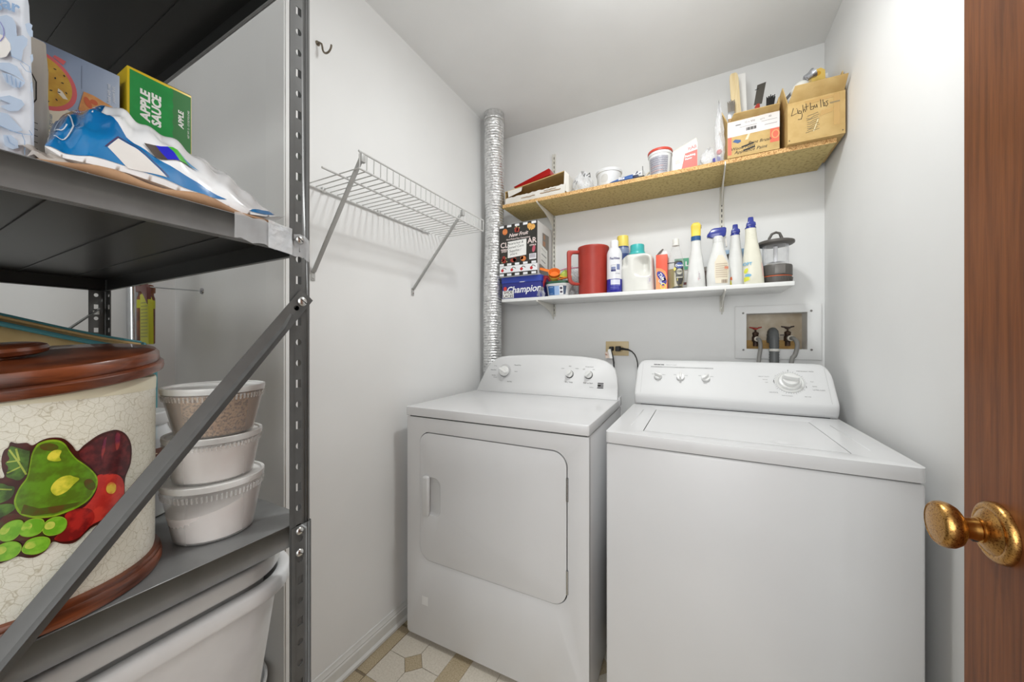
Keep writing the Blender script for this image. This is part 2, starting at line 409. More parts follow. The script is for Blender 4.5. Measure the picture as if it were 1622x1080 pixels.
MB().box(0.2745, 0.2785, KY - 0.0025, KY + 0.0025, KZ - 0.0133, KZ - 0.0112).build('lock_slot', INK, door)
# ------------------------------------------------------------ washer
wa = thing('washing_machine', 'white top-loading washing machine with wide dial, beside the right wall', 'washing machine', (0.093, 1.44, 0.0))
WX0, WX1, WY0, WZ = -0.25, 0.436, 1.09, 0.898
mb = MB(); mb.box(WX0 + .002, WX1 - .002, WY0, 1.79, 0.02, 0.8615); mb.build('cabinet', ENAMEL, wa, bevel=0.006, seg=3)
for x in (WX0 + .06, WX1 - .06):
    for y in (WY0 + .06, 1.73): MB().lathe([(0.02, 0), (0.02, 0.012), (0.012, 0.014), (0.012, 0.03)], (x, y, 0.001), 16).build('levelling_foot', BLACKP, wa)
MB().box(WX0 + .008, WX1 - .008, WY0 + .008, 1.785, 0.860, 0.867).build('deck_gap_shade', GAP, wa)
# deck: sheet with the lid opening
LX0, LX1, LY0, LY1 = -0.147, 0.328, 1.150, 1.528
dk = MB()
out = [(x, y, WZ) for x, y in rrect(WX0, WX1, WY0 - .004, 1.79, [0.003, 0.003, 0.014, 0.014])]
hole = [(x, y, WZ) for x, y in rrect(LX0 - .003, LX1 + .003, LY0 - .0012, LY1 + .0012, 0.003, 3)]
dk.holed([out, hole], thick=(0, 0, -0.0325)); dk.build('deck', ENAMEL, wa, bevel=0.004, seg=3)
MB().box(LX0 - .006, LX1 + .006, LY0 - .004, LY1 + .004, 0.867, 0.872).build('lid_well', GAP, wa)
lid = MB()
def lidf(u, v):
    x = LX0 + u * (LX1 - LX0); y = LY0 + v * (LY1 - LY0)
    d = 0.004 * math.exp(-(((x - 0.202) / 0.022) ** 2 + ((y - 1.186) / 0.010) ** 2))
    return (x, y, WZ + 0.0005 - d)
lid.grid(80, 60, lidf)
lid.build('lid', ENAMEL, wa, solid=0.02, sharp=60)
for x0, x1 in ((-0.196, -0.192), (0.377, 0.381)):
    MB().box(x0, x1, 1.20, 1.50, WZ - 0.002, WZ + 0.0009).build('deck_rib', ENAMEL, wa, bevel=0.0008)
# console
def wring(x, top, ins=0.0):
    k = max(0.0, min(1.0, (top - 0.945) / 0.14))
    ty, tz = 1.61 + 0.11 * k + ins * 0.3, top
    r = [(x, 1.632 + ins, WZ + .0005), (x, 1.618 + ins, 0.915), (x, 1.612 + ins, 0.935), (x, 1.6115 + ins, 0.945), (x, 1.614 + ins, 0.951)]
    for q in (0.15, 0.4, 0.65, 0.9, 0.97):
        r.append((x, 1.614 + ins + (ty - 1.614) * q, 0.951 + (tz - 0.951) * q))
    r += [(x, ty + 0.008, tz + 0.001), (x, ty + 0.02, tz - 0.001), (x, 1.775, tz - 0.012), (x, 1.785, tz - 0.03), (x, 1.785, WZ + .0005)]
    return r
rs = []
for x, t, i in ((-0.2475, 1.00, .012), (-0.246, 1.03, .005), (-0.243, 1.052, .001), (-0.238, 1.068, 0), (-0.230, 1.078, 0), (-0.219, 1.083, 0), (-0.205, 1.085, 0), (0.1, 1.086, 0), (0.391, 1.084, 0), (0.405, 1.082, 0), (0.416, 1.077, 0), (0.424, 1.066, 0), (0.430, 1.05, .001), (0.4335, 1.03, .005), (0.435, 1.0, .012)):
    rs.append(wring(x, t, i))
MB().loft(rs).build('console', ENAMEL2, wa, sharp=50)
wn = Vector((0, -0.782, 0.623)); wv = Vector((0, 0.623, 0.782))
def wface(x, s): return Vector((x, 1.614, 0.951)) + Vector((0, 0.106, 0.134)).normalized() * s
wm = lambda u, v, off=0.0: Vector((u, 1.614 + 0.62 * v - 0.782 * off, 0.951 + 0.784 * v + 0.623 * off))
for x0 in (-0.222, 0.413):
    ink('end_cap_seam', INKG if False else plast('console_seam', (190, 190, 190)), wa, wm, [rc(x0, x0 + .0012, 0.0, 0.152)], off=0.0005)
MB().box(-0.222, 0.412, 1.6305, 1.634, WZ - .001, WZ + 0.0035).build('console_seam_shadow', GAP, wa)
def knob(p, n, r, parent, ang, skirt=None, name='knob', h=0.014):
    k = MB(); k.lathe([(r, 0), (r, h * .45), (r * .92, h * .6), (0, h * .62)], p, 32, axis=n)
    o = k.build(name, KNOBW, parent, sharp=50)
    n = Vector(n).normalized(); a = Vector((1, 0, 0)); up = n.cross(a).normalized()
    d = a * math.cos(ang) + up * math.sin(ang); s2 = n.cross(d)
    g = MB(); wd = r * .32
    base = Vector(p) + n * h * .5
    ringA = [base + d * (r * .95 * q[0]) + s2 * (wd * q[1]) for q in rrect(-1, 1, -1, 1, 0.5, 4)]
    ringB = [base + n * h * .8 + d * (r * .9 * q[0]) + s2 * (wd * .62 * q[1]) for q in rrect(-1, 1, -1, 1, 0.5, 4)]
    g.loft([ringA, ringB]); g.build('grip', KNOBW, o, bevel=r * .05)
    return o
for x, ang in ((-0.155, -0.45), (-0.067, PI / 2), (0.027, 0.9)):
    MB().lathe([(.0160, 0), (.0160, .0012)], wface(x, .083), 32, axis=wn).build('dial_ring', plast('knob_edge_shade', (150, 150, 150)), wa)  # grey ring added as painted shading round the knob edge
    knob(wface(x, 0.083) + wn * .001, wn, 0.0150, wa, ang, h=.02)
    ink('dial_marks', INKG, wa, wm, [T('OFF', 0.0055, x - .022, 0.097), T('MED', 0.0055, x, 0.104), T('MAX', 0.0055, x + .022, 0.095), T('level', 0.005, x, 0.060)], off=0.0006)
bp_ = wface(0.303, 0.083)
dl = MB().lathe([(0.044, 0), (0.044, 0.003), (0.040, 0.005), (0.036, 0.004)], bp_, 48, axis=wn).build('timer_dial', plast('pale_grey_plastic', (214, 214, 212)), wa)
MB().lathe([(0.036, 0.002), (0.036, 0.006), (0.033, 0.012), (0.027, 0.014)], bp_, 48, axis=wn).build('dial_skirt', KNOBW, dl)
knob(bp_ + wn * 0.012, wn, 0.026, wa, -0.2, h=0.026, name='timer_knob')
tm = []
for k in range(40):
    a = 2 * PI * k / 40; tm += stroke([(0.303 + .046 * math.cos(a), .083 + .046 * math.sin(a)), (0.303 + (.049 if k % 4 else .052) * math.cos(a), .083 + (.049 if k % 4 else .052) * math.sin(a))], 0.0008)
ink('timer_scale', INKG, wa, wm, tm + [T('HEAVY DUTY', .006, .225, .105), T('Normal', .005, .228, .092), T('Light', .005, .232, .08), T('PERMANENT PRESS', .006, .355, .135), T('Short', .005, .37, .09), T('RINSE', .005, .375, .07), T('ULTRA CARE', .006, .385, .055), T('DELICATE', .006, .25, .036), T('Soak & prewash', .005, .29, .025), T('Spin only', .005, .35, .025)], off=0.0006)
ink('timer_marks', INK, wa, wm, [rc(.2545, .2562, .078, .092), rc(.350, .3512, .062, .070), rc(.303, .3045, .134, .140)], off=0.0007)
ink('label_bar', plast('silver_print', (172, 172, 172)), wa, wm, [rc(-.188, .055, .1325, .1385)], off=0.0006)
ink('label_bar_text', INKG, wa, wm, [T('WATER LEVEL', .0042, -.155, .1355), T('WASH / RINSE TEMP', .0042, -.07, .1355), T('FABRIC', .0042, .03, .1355)], off=0.0009)
ink('brand_lettering', INK, wa, wm, [T('KENMORE', .0075, -.155, .1475, bold=.0003, sx=1.2)], off=0.0006)
ink('brand_subtext', INKG, wa, wm, [T('HEAVY DUTY  70 SERIES', .004, -.105, .1475)], off=0.0006)
wl = plane((0, 1.6255, 0.906), (1, 0, 0), (0, -0.5, 0.87))
# ------------------------------------------------------------ dryer (turned a touch clockwise)
dr = thing('tumble_dryer', 'white front-loading dryer with square door and three knobs, left of the washer', 'dryer', (-0.662, 1.07, 0.0))
DX0, DX1, DY0, DZ = -1.028, -0.296, 1.07, 0.914
dd = dict(x0=-0.962, x1=-0.366, z0=0.326, z1=0.821)
fp = MB()
out = [(x, DY0, z) for x, z in rrect(DX0 + .002, DX1 - .002, 0.022, 0.874, [0.003, 0.003, 0.012, 0.012])]
hole = [(x, DY0, z) for x, z in rrect(dd['x0'], dd['x1'], dd['z0'], dd['z1'], [0.05, 0.045, 0.05, 0.05], 10)]
fp.holed([out, hole], thick=(0, 0.02, 0)); fp.build('front_panel', ENAMEL, dr, bevel=0.003, seg=2)
cb = MB(); cb.box(DX0 + .002, DX1 - .002, DY0 + 0.02, 1.655, 0.022, 0.874); cb.build('cabinet', ENAMEL, dr, bevel=0.003)
for x in (DX0 + .06, DX1 - .06):
    for y in (DY0 + .06, 1.60): MB().lathe([(0.02, 0), (0.02, 0.012), (0.012, 0.014), (0.012, 0.03)], (x, y, 0.001), 16).build('levelling_foot', BLACKP, dr)
MB().box(DX0 + .01, DX1 - .01, DY0 + .008, 1.645, 0.873, 0.8795).build('top_gap_shade', GAP, dr)
MB().box(dd['x0'] - .004, dd['x1'] + .004, DY0 + .014, DY0 + .0195, dd['z0'] - .004, dd['z1'] + .004).build('door_recess', GAP, dr)
do = MB(); g_ = 0.0035
out = [(x, DY0 - .002, z) for x, z in rrect(dd['x0'] + .0020, dd['x1'] - g_, dd['z0'] + .0028, dd['z1'] - g_, [0.048, 0.043, 0.05, 0.048], 10)]
HX0, HX1, HZ0, HZ1 = -0.938, -0.862, 0.506, 0.650
hole = [(x, DY0 - .002, z) for x, z in rrect(HX0, HX1, HZ0, HZ1, [0.03, 0.006, 0.006, 0.022], 6)]
do.holed([out, hole], thick=(0, 0.014, 0)); door_d = do.build('door', ENAMEL, dr, bevel=0.003, seg=3)
pk = MB(); rings = []
for s, dy in ((1.0, 0.0), (0.97, 0.006), (0.86, 0.011), (0.6, 0.0135), (0.05, 0.0138)):
    cx, cz = (HX0 + HX1) / 2, (HZ0 + HZ1) / 2
    rings.append([(cx + (x - cx) * s, DY0 - .001 + dy, cz + (z - cz) * s) for x, z in rrect(HX0, HX1, HZ0, HZ1, [0.03, 0.006, 0.006, 0.022], 6)])
pk.loft(rings, cap0=False); pk.build('handle_pocket', ENAMEL2, door_d, sharp=70)
gp = MB(); rings = []
for z, s in ((0.498, 0.3), (0.501, 0.8), (0.506, 1), (0.645, 1), (0.651, 0.85), (0.654, 0.4)):
    rings.append([(-0.9275 + x * s, DY0 - .0075 + y * s, z) for x, y in rrect(-.0135, .0155, -.0085, .0085, 0.005, 4)])
gp.loft(rings); gp.build('door_handle', ENAMEL2, door_d, sharp=60)
for z in (0.665, 0.372):
    h = MB(); h.box(-0.3700, -0.3625, DY0 - .0035, DY0 + .004, z, z + .075); hh = h.build('hinge', CHROME, dr)
    MB().tube([(-0.3655, DY0 - .0035, z), (-0.3655, DY0 - .0035, z + .075)], 0.0022, 8).build('hinge_pin', CHROME, hh)
ink('rating_sticker', plast('clear_sticker', (240, 240, 240)), dr, plane((-0.952, DY0, 0.150), (1, 0, 0), (0, 0, 1)), [rc(0, .030, 0, .034)], off=0.0008)
tp = MB()
out = [(x, y, DZ) for x, y in rrect(DX0, DX1, DY0 - .006, 1.66, [0.003, 0.003, 0.006, 0.006], 3)]
tp.prism([(p[0], p[1], 0.8795) for p in out], (0, 0, DZ - .8795)); tp.build('top_panel', ENAMEL, dr, bevel=0.004, seg=3)
MB().box(DX1 - .004, DX1 + .0015, 1.60, 1.655, 0.885, 0.922).build('rear_bracket', ENAMEL, dr, bevel=0.001)
# console: rounded arch outline leaning back
k0 = [(-1.015, .9145), (-1.004, .945), (-0.985, .995), (-0.966, 1.034), (-0.950, 1.057), (-0.928, 1.075), (-0.895, 1.087), (-0.85, 1.093), (-0.75, 1.0985), (-0.65, 1.1), (-0.55, 1.0985), (-0.47, 1.095), (-0.40, 1.087), (-0.362, 1.077), (-0.335, 1.062), (-0.318, 1.041), (-0.308, 1.01), (-0.303, .97), (-0.300, .9145)]
CX = -0.657
def kring(sc, y0, lean, dz=0):
    r = []
    for x, z in k0:
        zz = .9145 + (z - .9145) * (sc * 1.0) + dz
        r.append((CX + (x - CX) * (1 - (1 - sc) * .25), y0 + lean * (zz - .9145), max(zz, .9145)))
    return r
ck = MB(); ck.loft([kring(1.0, 1.572, .26), kring(1.015, 1.578, .26), kring(1.02, 1.592, .25), kring(1.0, 1.622, .17), kring(.8, 1.648, .0)])
ck.build('console', ENAMEL2, dr, sharp=75)
sn = Vector((0, -1, .26)).normalized(); sv = Vector((0, .26, 1)).normalized()
dm = lambda u, v, off=0.0: Vector((u, 1.572, .9145)) + sv * v + sn * off
def dface(x, v): return Vector((x, 1.572, .9145)) + sv * v
MB().lathe([(0.0285, 0), (0.0285, .002), (0.0255, .0022)], dface(-0.866, .106), 40, axis=sn).build('dial_ring', INKG, dr)
knob(dface(-0.864, .107) + sn * .001, sn, 0.026, dr, -0.5, h=.024, name='timer_knob')
for x, a in ((-0.522, .75), (-0.432, .75)):
    MB().lathe([(0.0186, 0), (0.0186, .0014)], dface(x + .0008, .1055), 32, axis=sn).build('dial_ring', BLACKP, dr)
    knob(dface(x, .107) + sn * .0012, sn, 0.0165, dr, a, h=.018, name='cycle_knob')
t = []
for k in range(26):
    a = PI * 1.15 - 2 * PI * k / 30; t += stroke([(-.864 + .030 * math.cos(a), .107 + .030 * math.sin(a)), (-.864 + .036 * math.cos(a), .107 + .036 * math.sin(a))], .0012)
ink('timer_scale', INKG, dr, dm, t, off=.0006)
ink('console_lettering', INK, dr, dm, [T('Timed Dry', .0085, -.795, .140), T('Auto Dry', .008, -.930, .112), T('Normal', .007, -.925, .084), T('Air Dry', .008, -.83, .055), T('Dry Temp', .0085, -.522, .068), T('Push to Start', .0085, -.432, .068)], off=.0006)
ink('console_small_lettering', INKG, dr, dm, [T('Cotton', .006, -.80, .108), T('Energy', .006, -.92, .133), T('Delicate', .006, -.915, .074), T('MED', .006, -.522, .143), T('LOW', .006, -.556, .131), T('HIGH', .006, -.488, .133), T('Wrinkle Guard', .006, -.43, .143), T('OFF', .006, -.455, .131), T('ON', .006, -.41, .131)], off=.0006)
lg = []
for k in range(4): lg.append(rc(-.388, -.362, .047 + k * .0068, .0513 + k * .0068))
lg += [[(-.391, .047), (-.376, .047), (-.372, .0513), (-.387, .0513)], [(-.389, .0606), (-.372, .0606), (-.376, .058), (-.386, .058)]]
ink('logo_block', INK, dr, dm, lg, off=.0006)
ink('logo_text', INKG, dr, dm, [T('Kenmore', .005, -.415, .050)], off=.0006)
dr.rotation_euler = (0, 0, math.radians(1.4))
# ------------------------------------------------------------ wall shelves on slotted standards
ZU0, ZU1, ZL0, ZL1, YS = 1.900, 1.918, 1.385, 1.402, 1.705
us = thing('upper_wall_shelf', 'long raw particle board shelf near the ceiling, holding the cardboard boxes', 'shelf', (-0.25, 1.83, ZU0))
MB().box(-0.952, 0.449, YS + .002, YB - .004, ZU0, ZU1).build('board', PBOARD, us, bevel=.001)
MB().box(-0.952, 0.449, YS, YS + .002, ZU0 + .0005, ZU1 - .0005).build('front_edge', PEDGE, us)
ls = MB().box(-0.958, 0.326, YS, YB - .004, ZL0, ZL1).build('lower_wall_shelf', MELAM, bevel=.0015)
tag(ls, 'white melamine wall shelf holding the cleaning bottles', 'shelf')
def standard(x, z0, z1, label):
    t = thing('shelf_standard', label, 'shelf standard', (x, YB, z0), 'slotted shelf standards')
    m = MB(); m.box(x - .008, x + .008, YB - .0035, YB - .0005, z0, z1)
    for s in (-1, 1): m.box(x + s * .008 - .001, x + s * .008 + .001, YB - .011, YB - .0005, z0, z1)
    m.build('channel', STD, t)
    k = MB(); z = z0 + .03
    while z < z1 - .02:
        k.box(x - .0018, x + .0018, YB - .0039, YB - .0034, z, z + .014); z += .026
    o = k.build('slots', INK, t); o['kind'] = 'stuff'
    for z in (z0 + .018, (z0 + z1) / 2 + .003): MB().lathe([(.0042, 0), (.0038, .0018), (0, .002)], (x, YB - .0035, z), 12, axis=(0, -1, 0)).build('screw', ZINC, t)
    return t
standard(-0.745, 1.315, 2.26, 'slotted almond shelf standard on the wall behind the fruit box and red pitcher')
standard(0.098, 1.31, 2.08, 'slotted almond shelf standard on the wall behind the spray bottles')
def bracket(x, z, label, tip):
    pts = [(YB - .012, z), (YS + .005, z), (YS - .001, z), (YS - .003, z + tip), (YS - .006, z + tip), (YS - .006, z - .006), (YS + .03, z - .012), (YS + .10, z - .024), (YS + .16, z - .040), (YS + .205, z - .060), (YS + .225, z - .078), (YB - .012, z - .088)]
    m = MB(); m.prism([(x - .0022, y, zz) for y, zz in pts], (.0044, 0, 0))
    o = m.build('shelf_bracket', STD, bevel=.0006); tag(o, label, 'bracket'); return o
bracket(-0.745, ZU0 - .0008, 'almond curved bracket under the left end of the particle board shelf', .004)
bracket(0.098, ZU0 - .0008, 'almond curved bracket under the right half of the particle board shelf', .010)
bracket(-0.745, ZL0 - .0008, 'almond curved bracket under the left end of the white shelf', .004)
bracket(0.098, ZL0 - .0008, 'almond curved bracket under the right half of the white shelf', .006)
# ------------------------------------------------------------ flexible foil duct in the corner
fd = thing('flexible_duct', 'crinkled silver foil dryer duct standing in the back left corner', 'duct', (-1.01, 1.72, 0.15))
rnd = random.Random(3)
def duct_c(z):
    k = min(1, max(0, (1.95 - z) / .5)); return -1.012 - .015 * k + .003 * math.sin(z * 5), 1.722 + .003 * math.sin(z * 7 + 1)
rings = []; nz = 0; z = 0.16; seg = 40
while z < 2.365:
    cx, cy = duct_c(z); low = 1 if z < 1.95 else .25
    rr = .0535 if z > 1.9 else .050
    for dr_, dz in ((.0, 0), (.0024, .0035), (.0022, .0095), (-.0012, .0125)):
        rings.append([(cx + (rr + dr_ + low * rnd.uniform(-.0016, .0016)) * math.cos(2 * PI * i / seg), cy + (rr + dr_ + low * rnd.uniform(-.0016, .0016)) * math.sin(2 * PI * i / seg), z + dz + low * rnd.uniform(-.0012, .0012)) for i in range(seg)])
    z += .0145
MB().loft(rings).build('duct_hose', FOIL, fd, sharp=70)
MB().lathe([(.0545, 2.355), (.0565, 2.36), (.0565, 2.40), (.0575, 2.402), (.0575, 2.41), (.0562, 2.412), (.0562, 2.438)], (duct_c(2.38)[0], duct_c(2.38)[1], 0), 40).build('ceiling_collar', FOIL, fd)
MB().lathe([(.0572, 2.384), (.0586, 2.386), (.0586, 2.394), (.0572, 2.396)], (duct_c(2.38)[0], duct_c(2.38)[1], 0), 40).build('duct_clamp', ZINC, fd)
# ------------------------------------------------------------ wire shelf on the left wall
ws = thing('wire_shelf', 'white vinyl-coated wire shelf with a raised lip on the left wall', 'shelf', (XL, 1.03, 1.38))
ZW = 1.672; YW0, YW1 = 0.705, 1.372; XF = -0.866
for nm, x, z, y0, y1, r in (('front_rail', XF, ZW - .002, YW0 - .004, YW1, .0032), ('lip_rail', XF + .001, ZW + .047, YW0 - .004, YW1, .0032), ('middle_rail', -0.948, ZW - .006, YW0 - .06, YW1 - .10, .0032), ('back_rail', XL + .006, ZW - .006, YW0 - .06, YW1 - .10, .0032)):
    MB().tube([(x, y0, z), (x, y1, z)], r, 8).build(nm, WIREW, ws)
n = 27
for i in range(n):
    y = YW0 + (YW1 - YW0) * i / (n - 1)
    pts = [(XL + .003, y - .005, ZW), (XF - .003, y, ZW), (XF - .001, y, ZW + .002), (XF, y, ZW + .006), (XF + .001, y, ZW + .044)]
    MB().tube(pts, .0018, 6).build('wire', WIREW, ws)
for yt, yb, zb in ((0.716, 0.716, 1.382), (1.215, 1.167, 1.385)):
    b = MB(); b.bar((XF - .004, yt, ZW + .036), (XL + .006, yb, zb + .012), .013, .006, up=(0, 1, 0)); br = b.build('diagonal_brace', BRACEG, ws, bevel=.001)
    MB().box(XF - .008, XF + .0045, yt - .008, yt + .008, ZW + .020, ZW + .044).build('brace_clip', BRACEG, br, bevel=.002)
    MB().box(XL + .0005, XL + .004, yb - .007, yb + .007, zb - .016, zb + .016).build('brace_foot', BRACEG, br, bevel=.001)
    MB().lathe([(.004, 0), (.003, .002)], (XL + .004, yb, zb - .006), 10, axis=(1, 0, 0)).build('screw', ZINC, br)
for y in (0.75, 0.98, 1.23):
    MB().box(XL + .0005, XL + .010, y - .006, y + .006, ZW - .012, ZW + .006).build('wall_clip', WIREW, ws, bevel=.002)
# ------------------------------------------------------------ hook high on the left wall
hk = thing('wall_hook', 'bronze screw-in hook high on the left wall beside the steel post', 'hook', (XL, 0.733, 2.11))
pts = [(XL + .0005, .733, 2.142), (XL + .010, .733, 2.141), (XL + .018, .735, 2.135)]
for k in range(13):
    a = math.radians(170 + 200 * k / 12); pts.append((XL + .036 + .017 * math.cos(a), .737 + .002 * k / 3, 2.122 + .019 * math.sin(a)))
MB().tube(pts, .0030, 8).build('hook_wire', mat('bronze', (122, 112, 98), .4, metal=.6), hk)
MB().lathe([(.008, 0), (.007, .003), (.0045, .006)], (XL + .0005, .733, 2.142), 14, axis=(1, 0, 0)).build('hook_base', mat('bronze', (122, 112, 98), .4, metal=.6), hk)
# ------------------------------------------------------------ outlet with two plugs
IV = plast('ivory_plastic', (212, 190, 146), .4)
ot = thing('electrical_outlet', 'almond two-gang outlet plate on the back wall between dryer and washer', 'outlet', (-0.385, YB, 1.09))
MB().box(-.446, -.326, YB - .006, YB - .0005, 1.094, 1.170).build('cover_plate', IV, ot, bevel=.002)
for x in (-.414, -.366): MB().lathe([(.016, 0), (.016, .002)], (x, YB - .006, 1.131), 20, axis=(0, -1, 0)).build('receptacle', plast('ivory_dark', (196, 172, 126)), ot)
c = thing('power_cord', 'black power cord plugged into the right of the almond outlet, running to the washer', 'cord', (-0.366, YB - .03, 1.13))
MB().loft([[( -.378 + a, y, 1.131 + b) for a, b in rrect(-h, h, -h, h, h * .4, 3)] for y, h in ((YB - .0085, .0135), (YB - .026, .0135), (YB - .034, .010))]).build('plug', BLACKP, c)
MB().tube([(-.378, YB - .022, 1.131), (-.352, YB - .028, 1.131), (-.325, YB - .032, 1.127), (-.305, YB - .036, 1.118), (-.291, YB - .038, 1.103), (-.282, YB - .04, 1.085), (-.276, YB - .04, 1.06), (-.272, YB - .04, 0.95)], [.007, .0062, .0048, .0032, .003, .003, .003, .003], 8).build('cord', BLACKP, c)
c = thing('power_cord', 'black cord with a white paper tag, plugged into the left of the almond outlet', 'cord', (-0.41, YB - .03, 1.06))
MB().loft([[(-.413 + a, y, 1.131 + b) for a, b in rrect(-h, h, -h, h, h * .4, 3)] for y, h in ((YB - .0085, .0115), (YB - .024, .0115), (YB - .032, .008))]).build('plug', BLACKP, c)
MB().tube([(-.413, YB - .024, 1.131), (-.409, YB - .045, 1.122), (-.402, YB - .055, 1.105), (-.396, YB - .06, 1.085), (-.391, YB - .062, 1.06), (-.39, YB - .06, 0.96)], .0038, 8).build('cord', BLACKP, c)
MB().prism([(-.424, YB - .058, 1.127), (-.409, YB - .058, 1.131), (-.397, YB - .066, 1.082), (-.411, YB - .066, 1.080)], (0, .0012, 0)).build('paper_tag', PAPER, c)
MB().prism([(-.440, YB - .05, 1.112), (-.424, YB - .05, 1.118), (-.410, YB - .066, 1.084), (-.434, YB - .06, 1.080)], (0, .001, 0)).build('paper_tag', plast('tag_cream', (224, 205, 190)), c)
MB().prism([(-.437, YB - .056, 1.105), (-.4215, YB - .056, 1.098), (-.42, YB - .058, 1.094), (-.4365, YB - .058, 1.100)], (0, .0008, 0)).build('tag_stripe', plast('tag_brown', (150, 84, 60)), c)
# ------------------------------------------------------------ recessed washer box with valves and hoses
wx = thing('washer_supply_box', 'white framed recess in the back wall holding the two water valves', 'valve box', (0.306, YB, 1.091))
fr = MB(); fr.holed([[(x, YB - .0085, z) for x, z in ((0.151, 1.091), (0.464, 1.091), (0.464, 1.331), (0.151, 1.331))], [(x, YB - .0085, z) for x, z in ((NX0, NZ0), (NX1, NZ0), (NX1, NZ1), (NX0, NZ1))]], thick=(0, .008, 0))
fr.build('frame', WALL, wx, bevel=.0015)
RAW = mat('raw_plaster', (214, 204, 188), .85, var=16, col2=(190, 174, 150))
PINE = mat('raw_pine', (206, 170, 108), .75, var=30, col2=(180, 142, 84))
MB().box(NX0 - .02, NX1 + .02, YB + .085, YB + .095, NZ0 - .02, NZ1 + .02).build('back_board', RAW, wx)
MB().box(NX0 - .012, NX0 - .001, YB + .001, YB + .085, NZ0 - .01, NZ1 + .01).build('left_stud', PINE, wx)
MB().box(NX1 + .001, NX1 + .012, YB + .001, YB + .085, NZ0 - .01, NZ1 + .01).build('right_stud', PINE, wx)
MB().box(NX0, NX1, YB + .001, YB + .085, NZ1 + .001, NZ1 + .01).build('top_plate', RAW, wx)
MB().box(NX0, NX1, YB + .001, YB + .085, NZ0 - .01, NZ0 - .001).build('bottom_plate', PINE, wx)
MB().box(NX0 + .003, NX1 - .02, YB + .060, YB + .085, NZ0, NZ0 + .040).build('pine_block', PINE, wx)
for x, z in ((0.183, 1.300), (0.429, 1.302), (0.184, 1.131), (0.430, 1.134)):
    MB().lathe([(.0045, 0), (.004, .002), (0, .0022)], (x, YB - .0085, z), 12, axis=(0, -1, 0)).build('screw', plast('dull_screw', (120, 116, 112), .4), wx)
def valve(x, z, hm, bm_, label):
    t = thing('water_valve', label, 'valve', (x, YB + .02, z - .04), 'water valves in the wall box')
    MB().lathe([(.010, -.040), (.010, -.02), (.014, -.018), (.014, .004), (.011, .006), (.011, .012), (.0125, .014), (.0125, .022), (.006, .026)], (x, YB + .02, z), 14).build('valve_body', bm_, t)
    MB().lathe([(.004, .02), (.004, .042)], (x, YB + .02, z), 8).build('stem', bm_, t)
    MB().lathe([(.009, 0), (.010, .012), (.008, .014)], (x, YB + .008, z - .006), 14, axis=(0.2, -1, 0)).build('hose_nut', CHROME, t)
    h = MB(); ring = []
    for k in range(40):
        a = 2 * PI * k / 40; r = .014 + .0095 * math.cos(2 * a) ** 2 if True else 0
        ring.append((x + r * 1.05 * math.cos(a), YB + .02 + r * .8 * math.sin(a), z + .040 + .0045 * math.cos(2 * a)))
    h.prism(ring, (0, 0, .0055)); h.build('valve_handle', hm, t, bevel=.0015)
    return t
DBR = mat('oxidised_brass', (84, 62, 48), .5, metal=.5, var=60, col2=(52, 38, 30))
valve(0.2335, 1.188, plast('red_handle', (168, 42, 34), .4), DBR, 'hot water valve with a red wheel handle, left in the wall recess')
v2 = valve(0.3525, 1.190, plast('dark_brown_handle', (50, 34, 30), .4), DBR, 'cold water valve with a dark brown wheel handle, right in the wall recess')
MB().box(.325, .3525, YB + .017, YB + .023, 1.196, 1.201).build('side_lever', plast('dark_brown_handle', (50, 34, 30)), v2, bevel=.001)
HG = plast('grey_hose_rubber', (134, 132, 128), .45)
def hose(pts, r, label, n=10):
    t = thing('supply_hose', label, 'hose', (pts[-1][0], pts[-1][1], pts[-1][2]))
    # smooth by Catmull-Rom
    P_ = [Vector(p) for p in pts]; o = []
    for i in range(len(P_) - 1):
        p0 = P_[max(i - 1, 0)]; p1 = P_[i]; p2 = P_[i + 1]; p3 = P_[min(i + 2, len(P_) - 1)]
        for k in range(5):
            q = k / 5; o.append(.5 * ((2 * p1) + (p2 - p0) * q + (2 * p0 - 5 * p1 + 4 * p2 - p3) * q * q + (3 * p1 - p0 - 3 * p2 + p3) * q ** 3))
    o.append(P_[-1])
    MB().tube(o, r, n).build('hose', HG, t)
    d = (P_[1] - P_[0]).normalized()
    MB().lathe([(r * 1.45, 0), (r * 1.5, .006), (r * 1.2, .009)], P_[0] - d * .001, 16, axis=d).build('coupling', plast('cream_gasket', (222, 214, 200)), t)
hose([(.236, YB - .006, 1.181), (.240, YB - .026, 1.180), (.2435, YB - .040, 1.168), (.2435, YB - .048, 1.14), (.239, YB - .052, 1.105), (.236, YB - .052, 1.06), (.236, YB - .05, .93)], .0078, 'grey rubber supply hose hanging from the red-handled valve')
hose([(.357, YB - .006, 1.184), (.364, YB - .028, 1.183), (.3725, YB - .042, 1.168), (.3725, YB - .05, 1.145), (.364, YB - .055, 1.112), (.352, YB - .055, 1.08), (.346, YB - .055, .93)], .0085, 'grey rubber supply hose hanging from the brown-handled valve')
dh = thing('drain_hose', 'dark grey corrugated drain hose hooked over the edge of the wall recess', 'hose', (.293, YB - .05, .93))
pts = []; rr = []
path = [(.2945, YB + .03, 1.165), (.2945, YB + .028, 1.18)] + [(.2945, YB - .006 + .032 * math.cos(math.radians(a)), 1.184 + .030 * math.sin(math.radians(a))) for a in range(15, 181, 15)] + [(.2945 - .0001 * k, YB - .039 - .0007 * k, 1.178 - .006 * k) for k in range(0, 42)]
for i, p in enumerate(path): pts.append(p); rr.append(.0188 if i % 2 else .0172)
MB().tube(pts, rr, 20).build('corrugated_hose', plast('dark_hose', (88, 90, 90), .45), dh, sharp=60)
MB().lathe([(.0196, 0), (.0202, .001), (.0202, .010), (.0196, .011)], (.2942, YB - .0435, 1.127), 24).build('hose_clamp', plast('white_clamp', (214, 212, 206)), dh)
